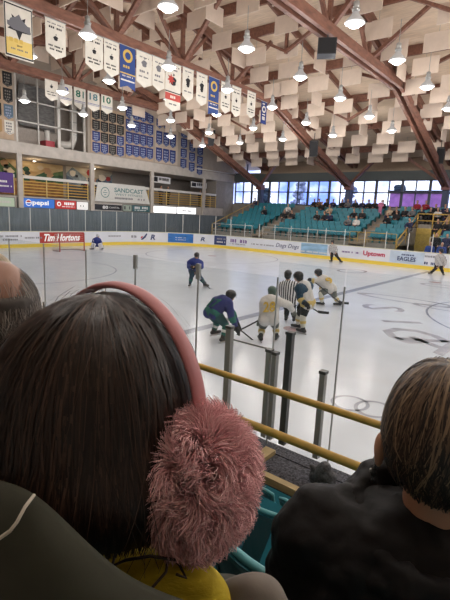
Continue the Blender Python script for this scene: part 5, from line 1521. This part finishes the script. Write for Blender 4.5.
def strands(name, fr, H, dims, lower, flare, tip, gap, mats, parent, N, seed, t0=(0.03,0.9), tend=(1.5,2.05), w=0.0022, off=(1.0,1.03), wave=0.05, lowf=None, hairline=0.75, pick=None, seg=13, skip=None, short=None):
    r = random.Random(seed); mb = MB(); mb.smooth = True
    for q in range(N):
        phi = r.random()*2*PI
        d = abs((phi-PI/2+PI) % (2*PI)-PI)
        te = r.uniform(*tend) if d > gap else hairline*r.uniform(0.7,1.0)
        ts = r.uniform(*t0)
        if skip and skip(phi, ts): continue
        if short: te = min(te, ts+short*r.uniform(0.7,1.2)) if not (skip and skip(phi, ts+short*0.8)) else ts
        if te-ts < 0.25: continue
        g = r.uniform(*off); ph1 = r.uniform(-wave,wave); ph2 = r.random()*6; pts = []; nr = []
        lw = lower if lowf is None else lower*lowf(phi)
        for i in range(seg):
            t = ts+(te-ts)*i/(seg-1)
            p = hair_point(fr, H, dims, phi+ph1*(t-ts)+0.012*math.sin(t*5+ph2), t, lw, flare, tip)
            c0 = H+V((0,0,p.z-H.z)) if t > 0.9 else H
            gg = 1+(g-1)*min(1,(t-ts)*4+0.2)
            pts.append(c0+(p-c0)*gg); nr.append((p-c0).normalized() if (p-c0).length > 1e-6 else V((0,0,1)))
        mb.cur = pick(r, phi, ts) if pick else r.randrange(len(mats))
        ww = w*r.uniform(0.5,1.5)
        ribbon(mb, pts, ww, ww*0.5, nr)
    return mb.build(name, mats, parent)

def rotz(v, a): return V((v.x*math.cos(a)-v.y*math.sin(a), v.x*math.sin(a)+v.y*math.cos(a), 0))
def near_person(label, H, f, floor, r, hips=None, shw=0.19, skin=SKIN, drop=0.0, name='person', turn=0.0):
    fr = frame(f); hf = fr[1]; s, fw, u = frame(rotz(fr[1], turn))
    t = thing(name, label, 'person', (H.x,H.y,floor))
    nb = H-u*(0.17+drop*0.5)-fw*0.03; ch = H-u*(0.30+drop)-fw*0.02; pv = hips or V((H.x,H.y,floor+0.52))-fw*0.03
    P = dict(nb=nb, ch=ch, pv=pv, s=s, f=fw, u=u)
    mb = MB(); head_parts(mb, H, hf, r)
    mb.cone(nb-u*0.03,0.062,H-u*0.06-fw*0.02,0.055,16,5); mb.cone(ch,0.13,pv,0.13,16,5); mb.cone(ch+u*0.06-s*0.09,0.065,ch+u*0.06+s*0.09,0.065)
    for q, nm in ((-1,'l'),(1,'r')):
        S = ch+u*0.05+s*(shw*q); E = S-u*0.27+s*(0.05*q)+fw*0.05; Ha = pv+fw*0.30+s*(0.08*q)+u*0.10
        K = pv+fw*0.44+s*(0.12*q); A = V((K.x,K.y,floor+0.09))+fw*0.03
        P[nm+'s'] = S; P[nm+'e'] = E; P[nm+'h'] = Ha; P[nm+'k'] = K; P[nm+'a'] = A
        mb.cone(S,0.055,E,0.045); mb.cone(E,0.042,Ha,0.03); hand_parts(mb,Ha,Ha-E,side=q)
        mb.cone(pv+s*(0.09*q),0.09,K,0.065); mb.cone(K,0.06,A,0.04); mb.cone(A-u*0.03,0.04,A-u*0.04+fw*0.14,0.032)
    blob('body', mb, 0.009, skin, t, 5)
    return t, P, fr
def clothes(t, P, coatm, legm, shoem, k=1.0, disp=(0.02,0.09), name='coat', vox=0.014, sleeves=True):
    s, f, u = P['s'], P['f'], P['u']
    mb = MB(); mb.cone(P['ls'],0.095*k,P['ls'].lerp(P['rs'],0.35)+u*0.02,0.10*k,16,5); mb.cone(P['rs'],0.095*k,P['rs'].lerp(P['ls'],0.35)+u*0.02,0.10*k,16,5)
    mb.cone(P['ls'].lerp(P['rs'],0.3),0.10*k,P['rs'].lerp(P['ls'],0.3),0.10*k,16,5)
    for q in (-0.08,0.0,0.08): mb.cone(P['ch']+s*q,0.155*k,P['pv']+s*q*1.2,0.165*k,16,5)
    c = None
    for q in 'lr':
        mb.cone(P[q+'s'],0.092*k,P[q+'e'],0.078*k,14,5); mb.cone(P[q+'e'],0.078*k,P[q+'e'].lerp(P[q+'h'],0.88),0.058*k,14,5)
    c = blob(name, mb, vox, coatm, t, 4, disp)
    for q in 'lr':
        d = s*(0.09 if q == 'r' else -0.09)
        mb = MB(); mb.cone(P['pv']+d,0.115,P[q+'k'],0.088,14,5); mb.cone(P[q+'k'],0.088,P[q+'a']+u*0.02,0.062,14,5); blob('trouser_leg', mb, 0.018, legm, t, 3, (0.012,0.08))
        mb = MB(); mb.cone(P[q+'a']-u*0.03-f*0.02,0.052,P[q+'a']-u*0.04+f*0.16,0.045); blob('shoe', mb, 0.014, shoem, t, 2)
    return c

# --- woman with the pink ear muffs
H1 = at_depth(117,402,0.60)
vd = ray(110,402); vh = V((vd.x,vd.y,0)).normalized()
def rotz(v, a): return V((v.x*math.cos(a)-v.y*math.sin(a), v.x*math.sin(a)+v.y*math.cos(a), 0))
F1 = rotz(vh, math.radians(-46))
HB = [mat('brown_hair_deep',(0.014,0.008,0.006),rough=0.42), mat('brown_hair',(0.030,0.016,0.0115),rough=0.40), mat('brown_hair_warm',(0.062,0.033,0.022),rough=0.42)]
t1, P1, fr1 = near_person('dark-haired person wearing fluffy pink ear muffs and olive parka, seen from behind', H1, F1, NROW[0][1], 0.118, shw=0.16, drop=0.165, turn=math.radians(52))
OLIVE = mat('olive_cloth', (0.036,0.037,0.024), rough=0.85, noise=0.12, scale=25, bump=0.05)
clothes(t1, P1, OLIVE, PBLACK, SKATE, 1.0, (0.02,0.10), 'parka')
low1 = lambda phi: 1.0+0.10*math.sin(phi*3.0+0.6)
hm = hair_mass('hair', fr1, H1-F1*0.028, (0.119,0.146,0.150), 0.120, 0.22, 0.22, 0.85, HB[0], t1, 0.72, 72, 30, 0.012, low1)
strands('hair_strands', fr1, H1-F1*0.028, (0.119,0.146,0.150), 0.125, 0.22, 0.22, 0.9, HB, hm, 5200, 5, lowf=low1, wave=0.10, pick=lambda r,phi,ts: (0,0,1,1,1,2)[r.randrange(6)])
strands('loose_strands', fr1, H1-F1*0.028, (0.121,0.148,0.153), 0.14, 0.24, 0.15, 0.9, HB, hm, 160, 9, off=(1.02,1.09), w=0.0009, wave=0.35, tend=(0.9,2.1))
# band and muffs
PINKB = mat('pink_band', (0.50,0.19,0.20), rough=0.5)
PK = [mat('pink_fur_a',(0.90,0.55,0.57),rough=0.9), mat('pink_fur_b',(0.84,0.47,0.49),rough=0.9), mat('pink_fur_c',(0.93,0.66,0.66),rough=0.9)]
em = thing('ear_muffs', 'pink fluffy ear muffs with a smooth pink headband worn by dark-haired person', 'ear muffs', H1)
s1, f1, u1 = fr1
BC = H1+f1*0.004
mb = MB(); mb.smooth = True; vs = []; fs = []; NB = 44
for i in range(NB+1):
    a = -0.35+(PI+0.7)*i/NB
    o = (s1*math.cos(a)*0.134+u1*math.sin(a)*0.158); t_ = (-s1*math.sin(a)*0.134+u1*math.cos(a)*0.158).normalized(); nn = f1.cross(t_); nn = nn if nn.dot(o) > 0 else -nn
    for k in range(10):
        b = 2*PI*k/10; vs.append(BC+o+f1*(0.0125*math.cos(b))+nn*(0.0045*math.sin(b)))
for i in range(NB):
    for k in range(10):
        a = i*10+k; b = i*10+(k+1) % 10; fs.append((a,b,b+10,a+10))
mb.add(vs, fs); mb.build('headband', PINKB, em)
for sd in (1,-1):
    c = BC+s1*(0.145*sd)-u1*0.056-f1*0.012
    R = Matrix((s1,f1,u1)).transposed(); rad = (0.042,0.052,0.066)
    mb = MB(); mb.smooth = True; mb.ball(c, rad, 18, 12, R); o = mb.build('muff', PK[1], em)
    r = random.Random(21+sd); mb = MB(); mb.smooth = True
    for q in range(24000 if sd > 0 else 5000):
        z = r.uniform(-1,1); a = r.random()*2*PI; d = V((math.sqrt(1-z*z)*math.cos(a), math.sqrt(1-z*z)*math.sin(a), z))
        p = c+R @ V((d.x*rad[0],d.y*rad[1],d.z*rad[2])); n_ = (R @ V((d.x/rad[0],d.y/rad[1],d.z/rad[2]))).normalized()
        # clumped, swirling pile
        cl = V((math.sin(d.y*9+d.z*7),math.sin(d.z*11+d.x*6+1),math.sin(d.x*8+d.y*10+2)))*0.5+V((r.uniform(-1,1),r.uniform(-1,1),r.uniform(-1,1)))*0.35-u1*0.15
        tg = cl-n_*cl.dot(n_); Ls = r.uniform(0.018,0.034)
        pts = [p, p+n_*Ls*0.45+tg*Ls*0.10, p+n_*Ls*0.8+tg*Ls*0.36, p+n_*Ls*0.95+tg*Ls*0.75]
        mb.cur = (0,0,1,2)[r.randrange(4)]
        ribbon(mb, pts, 0.0015, 0.0005, n_.cross(V((r.uniform(-1,1),r.uniform(-1,1),r.uniform(-1,1)))).normalized())
    fu = mb.build('fur', PK, o); fu['kind'] = 'stuff'
# yellow top, parka hood and beige lining around the nape
YC = mat('yellow_knit', (0.62,0.47,0.02), rough=0.8, noise=0.12, scale=30, bump=0.3, stretch=(1,1,3))
def loft(name, curves, m, parent, sub=6, th=0.012):
    """smooth sheet through measured curves (x, y, distance), given thickness"""
    C = [[at_depth(*q) for q in c] for c in curves]
    vs = []; fs = []; n = len(C[0])
    for c in C: vs += c
    for i in range(len(C)-1):
        for j in range(n-1):
            a = i*n+j; fs.append((a,a+1,a+n+1,a+n))
    mb = MB(); mb.smooth = True; mb.add(vs, fs)
    o = bpy.data.objects.new('tmp', mb.mesh('tmp', [])); COL.objects.link(o)
    sb = o.modifiers.new('s','SUBSURF'); sb.levels = 2; sb.render_levels = 2
    so = o.modifiers.new('t','SOLIDIFY'); so.thickness = th; so.offset = 0
    bpy.context.view_layer.update(); me = bake(o); l = root_of(parent)
    for q in me.vertices: q.co = q.co-l
    me.materials.clear(); me.materials.append(m)
    for p in me.polygons: p.use_smooth = True
    return add_mesh(name, me, parent)
loft('yellow_collar', [
 [(84,560,.535),(112,558,.540),(140,552,.545),(168,551,.545),(194,558,.54),(212,570,.53),(224,586,.52)],
 [(84,572,.505),(112,566,.510),(140,562,.512),(168,562,.512),(196,570,.51),(216,584,.505),(228,598,.50)],
 [(82,596,.485),(110,592,.488),(140,590,.49),(170,592,.49),(198,600,.49),(220,612,.485),(234,624,.485)],
 [(80,680,.49),(110,690,.49),(140,700,.49),(170,700,.49),(200,700,.49),(225,700,.49),(240,700,.49)]], YC, t1, th=0.010)
hood = loft('hood', [
 [(-90,472,.52),(-40,475,.46),(0,484,.425),(30,493,.405),(62,523,.392),(108,569,.39),(150,593,.405),(200,610,.43),(240,626,.46)],
 [(-100,490,.48),(-46,494,.43),(-8,503,.40),(22,514,.383),(50,547,.372),(94,594,.37),(140,620,.38),(196,636,.405),(240,650,.435)],
 [(-120,580,.47),(-70,600,.42),(-25,620,.39),(10,640,.37),(45,660,.36),(90,690,.36),(140,700,.37),(196,710,.395),(250,700,.425)],
 [(-140,760,.55),(-80,800,.50),(-30,830,.46),(10,850,.44),(50,860,.43),(95,870,.43),(145,870,.43),(200,860,.44),(260,830,.47)]], OLIVE, t1, th=0.012)
CORD = mat('cord_cream', (0.55,0.50,0.42), rough=0.8)
mb = MB(); mb.smooth = True; mb.tube([at_depth(*q) for q in ((34,495,.394),(25,507,.379),(17,522,.373),(10,531,.371),(0,538,.370),(-12,546,.370))],0.0016,8); mb.build('drawstring', CORD, hood)
LIN = mat('beige_lining', (0.20,0.172,0.145), rough=0.9, noise=0.15, scale=20, bump=0.1)
loft('lining', [
 [(204,590,.555),(217,588,.54),(233,581,.53),(252,575,.525),(270,578,.53),(279,589,.54)],
 [(202,598,.535),(216,599,.535),(232,589,.505),(254,583,.50),(273,585,.51),(282,598,.525)],
 [(192,616,.51),(214,606,.505),(238,604,.50),(262,600,.495),(282,606,.50),(292,616,.51)],
 [(190,690,.50),(215,700,.48),(245,700,.47),(272,700,.47),(298,700,.48),(310,710,.5)]], LIN, t1, th=0.010)
mb = MB(); mb.smooth = True
for q in (((118,545,.50),(112,566,.48),(126,560,.475),(150,556,.475),(176,560,.48)),((168,556,.49),(166,572,.478),(152,588,.47),(140,600,.465)),((96,548,.50),(104,572,.475),(110,584,.468)),((172,556,.5),(180,566,.485),(186,578,.478),(176,574,.476))):
    mb.tube([at_depth(*p) for p in q],0.0016,6)
mb.build('hair_lock', HB[1], hm)

# --- person in the black puffer jacket
H2 = at_depth(440,437,0.86)
vd = ray(430,428); F2 = rotz(V((vd.x,vd.y,0)).normalized(), math.radians(13))
SK2 = mat('skin_warm', (0.50,0.25,0.15), rough=0.5, noise=0.06, scale=15)
t2, P2, fr2 = near_person('person with short streaked brown hair in black puffer jacket, seen from behind at right', H2, F2, NROW[1][1], 0.120, shw=0.195, skin=SK2)
s2, f2, u2 = fr2
PUF = mat('black_puffer', (0.0115,0.0105,0.011), rough=0.6, noise=0.2, scale=10, bump=0.25, spec=0.16)
clothes(t2, P2, PUF, PBLACK, SKATE, 1.12, (0.035,0.07), 'puffer_jacket', 0.011)
mb = MB(); nc = P2['nb']-u2*0.035
for k in range(20):
    a = 2*PI*k/20; b = 2*PI*(k+1)/20
    def cpt(a): return nc+s2*math.cos(a)*0.138+f2*(math.sin(a)*0.138+0.008)+u2*(0.045*math.sin(a)+0.014)
    mb.cone(cpt(a),0.040+0.006*math.sin(a*5),cpt(b),0.040+0.006*math.sin(b*5),12,4); mb.cone(cpt(a)+u2*0.03,0.026,cpt(b)+u2*0.03,0.026,12,4)
blob('collar', mb, 0.009, PUF, t2, 3, (0.022,0.035))
HS = [mat('short_hair_dark',(0.022,0.014,0.011),rough=0.5), mat('short_hair_brown',(0.06,0.036,0.024),rough=0.5), mat('short_hair_streak',(0.27,0.185,0.11),rough=0.5), mat('short_hair_ash',(0.14,0.09,0.055),rough=0.5)]
low2 = lambda phi: 1.0 if math.sin(phi) < -0.5 else max(0.3, 1.0-0.7*(math.sin(phi)+0.5)/0.35)
hm2 = hair_mass('hair', fr2, H2-f2*0.01+u2*0.005, (0.100,0.120,0.142), 0.095, 0.02, 0.34, 1.0, HS[0], t2, 0.72, 64, 26, 0.015, low2)
strands('hair_strands', fr2, H2-f2*0.01+u2*0.005, (0.101,0.121,0.144), 0.098, 0.03, 0.32, 1.05, HS, hm2, 5200, 15, t0=(0.02,1.1), tend=(0.8,2.0), w=0.0030, off=(1.0,1.09), wave=0.6, lowf=low2, pick=lambda r,phi,ts: ((2,2,3,1,3)[r.randrange(5)] if ts < 0.45 and r.random() < 0.75 else (0,0,1,0)[r.randrange(4)]))
for sd in (-1,1):
    c = H2+s2*(0.106*sd)-u2*0.038-f2*0.006; R = Matrix((s2,f2,u2)).transposed()
    mb = MB(); mb.smooth = True; mb.ball(c,(0.012,0.022,0.034),12,9,R); mb.ball(c-u2*0.028,(0.009,0.012,0.014),10,7,R); mb.cone(c-s2*0.02*sd,0.015,c,0.012); blob('ear', mb, 0.005, SK2, t2, 3)
EO = -0.014
e = thing('earring', 'black flower-shaped drop earring on the left ear of the short-haired person', 'earring', H2-s2*0.108-u2*0.07)
ec = H2-s2*0.113-u2*0.088-f2*0.008
mb = MB(); mb.smooth = True
for k in range(6): mb.ball(ec+f2*0.007*math.cos(k*PI/3)+u2*0.007*math.sin(k*PI/3),0.0055,8,6)
mb.build('petals', BLACKC, e)
mb = MB(); mb.smooth = True; mb.ball(ec-s2*0.005,0.004,8,6); mb.build('centre', LGREYM, e)
mb = MB(); mb.smooth = True; mb.tube([ec-u2*0.008,ec-u2*0.020],0.001,6); mb.ball(ec-u2*0.022,0.004,8,6); mb.build('drop', BLACKC, e)
mb = MB(); mb.smooth = True; mb.tube([ec+u2*0.03,ec+u2*0.006],0.001,6); mb.build('hook', LGREYM, e)

# --- balding man at the left edge
H3 = at_depth(0,311,1.14)
vd = ray(0,308); F3 = rotz(V((vd.x,vd.y,0)).normalized(), math.radians(-16))
SK3 = mat('skin_ruddy', (0.33,0.17,0.115), rough=0.45, noise=0.12, scale=12)
t3, P3, fr3 = near_person('balding man with grey fringe of hair at the left edge, seen from behind', H3, F3, NROW[0][1]-0.05, 0.112, skin=SK3)
s3, f3, u3 = fr3
clothes(t3, P3, mat('coat_charcoal',(0.03,0.028,0.026),rough=0.85,noise=0.2), PBLACK, SKATE, 1.05)
HG = [mat('grey_hair_dark',(0.05,0.04,0.033),rough=0.7), mat('grey_hair_mid',(0.16,0.135,0.115),rough=0.7), mat('grey_hair_light',(0.34,0.31,0.28),rough=0.7)]
mb = MB()
R3 = Matrix((s3,f3,u3)).transposed()
for k in range(15):
    a = PI*1.0+PI*k/14   # round the back from ear to ear
    d = s3*math.cos(a)*0.079+f3*(math.sin(a)*0.096-0.005)
    mb.cone(H3+d+u3*0.035,0.018,H3+d*0.92-u3*0.065,0.020,10,3)
fm = blob('hair_fringe', mb, 0.008, HG[0], t3, 3)
strands('hair_strands', fr3, H3-f3*0.004, (0.094,0.112,0.118), 0.08, 0.0, 0.2, 0.6, HG, fm, 5200, 31, skip=lambda p,t: ((t*math.cos(p)-0.04)/0.46)**2+((t*math.sin(p)+0.36)/0.38)**2 < 1, short=0.42, t0=(0.02,1.4), tend=(1.0,2.0), w=0.0018, off=(1.0,1.06), wave=0.5, seg=7, pick=lambda r,phi,ts: (0,0,1,2)[r.randrange(4)] if math.cos(phi) < 0.3 else (1,2,1,0)[r.randrange(4)], hairline=0.3)
strands('wispy_strands', fr3, H3-f3*0.004, (0.086,0.106,0.116), 0.08, 0.0, 0.2, 0.1, HG, fm, 70, 33, t0=(0.2,0.6), tend=(0.8,1.2), w=0.0008, off=(1.0,1.1), wave=0.6, seg=7)
c = H3+s3*0.092-u3*0.022; mb = MB(); mb.ball(c,(0.010,0.021,0.034),12,9,R3); mb.ball(c-u3*0.028,(0.009,0.012,0.013),8,6,R3); mb.cone(c-s3*0.02,0.014,c,0.012); blob('ear', mb, 0.005, SK3, t3, 3)
c = H3-s3*0.092-u3*0.022; mb = MB(); mb.ball(c,(0.010,0.021,0.034),12,9,R3); mb.cone(c+s3*0.02,0.014,c,0.012); blob('ear', mb, 0.005, SK3, t3, 3)

# --- fair person with glasses just past the left edge
H4 = at_depth(-15,282,1.62)
F4 = rotz(V((ray(-15,282).x,ray(-15,282).y,0)).normalized(), math.radians(45))
t4, P4, fr4 = near_person('fair-haired person with dark glasses, barely showing at the left edge', H4, F4, NROW[1][1]+0.15, 0.108)
clothes(t4, P4, mat('coat_stone',(0.32,0.27,0.21),rough=0.85,noise=0.15), PBLACK, SKATE, 1.0)
HF = [mat('fair_hair',(0.50,0.40,0.27),rough=0.6), mat('fair_hair_light',(0.62,0.54,0.42),rough=0.6)]
hm4 = hair_mass('hair', fr4, H4-fr4[1]*0.006, (0.090,0.108,0.116), 0.09, 0.02, 0.25, 1.0, HF[0], t4)
strands('hair_strands', fr4, H4-fr4[1]*0.006, (0.090,0.108,0.116), 0.09, 0.02, 0.25, 1.05, HF, hm4, 900, 41, w=0.0024, off=(1.0,1.05), seg=8)
g = thing('eyeglasses', 'dark framed glasses of the fair-haired person at the left edge', 'glasses', H4)
s4, f4, u4 = fr4; mb = MB(); mb.smooth = True
for q in (-1,1):
    mb.tube([H4+s4*(0.094*q)-f4*0.02+u4*0.045,H4+s4*(0.094*q)+f4*0.03+u4*0.05,H4+s4*(0.075*q)+f4*0.112+u4*0.03],0.0025,6)
    mb.tube([H4+f4*0.114+u4*0.022+s4*(q*0.034+0.028*math.cos(k*PI/8))+u4*(0.022*math.sin(k*PI/8)) for k in range(17)],0.002,6)
mb.build('frame', BLACKC, g)
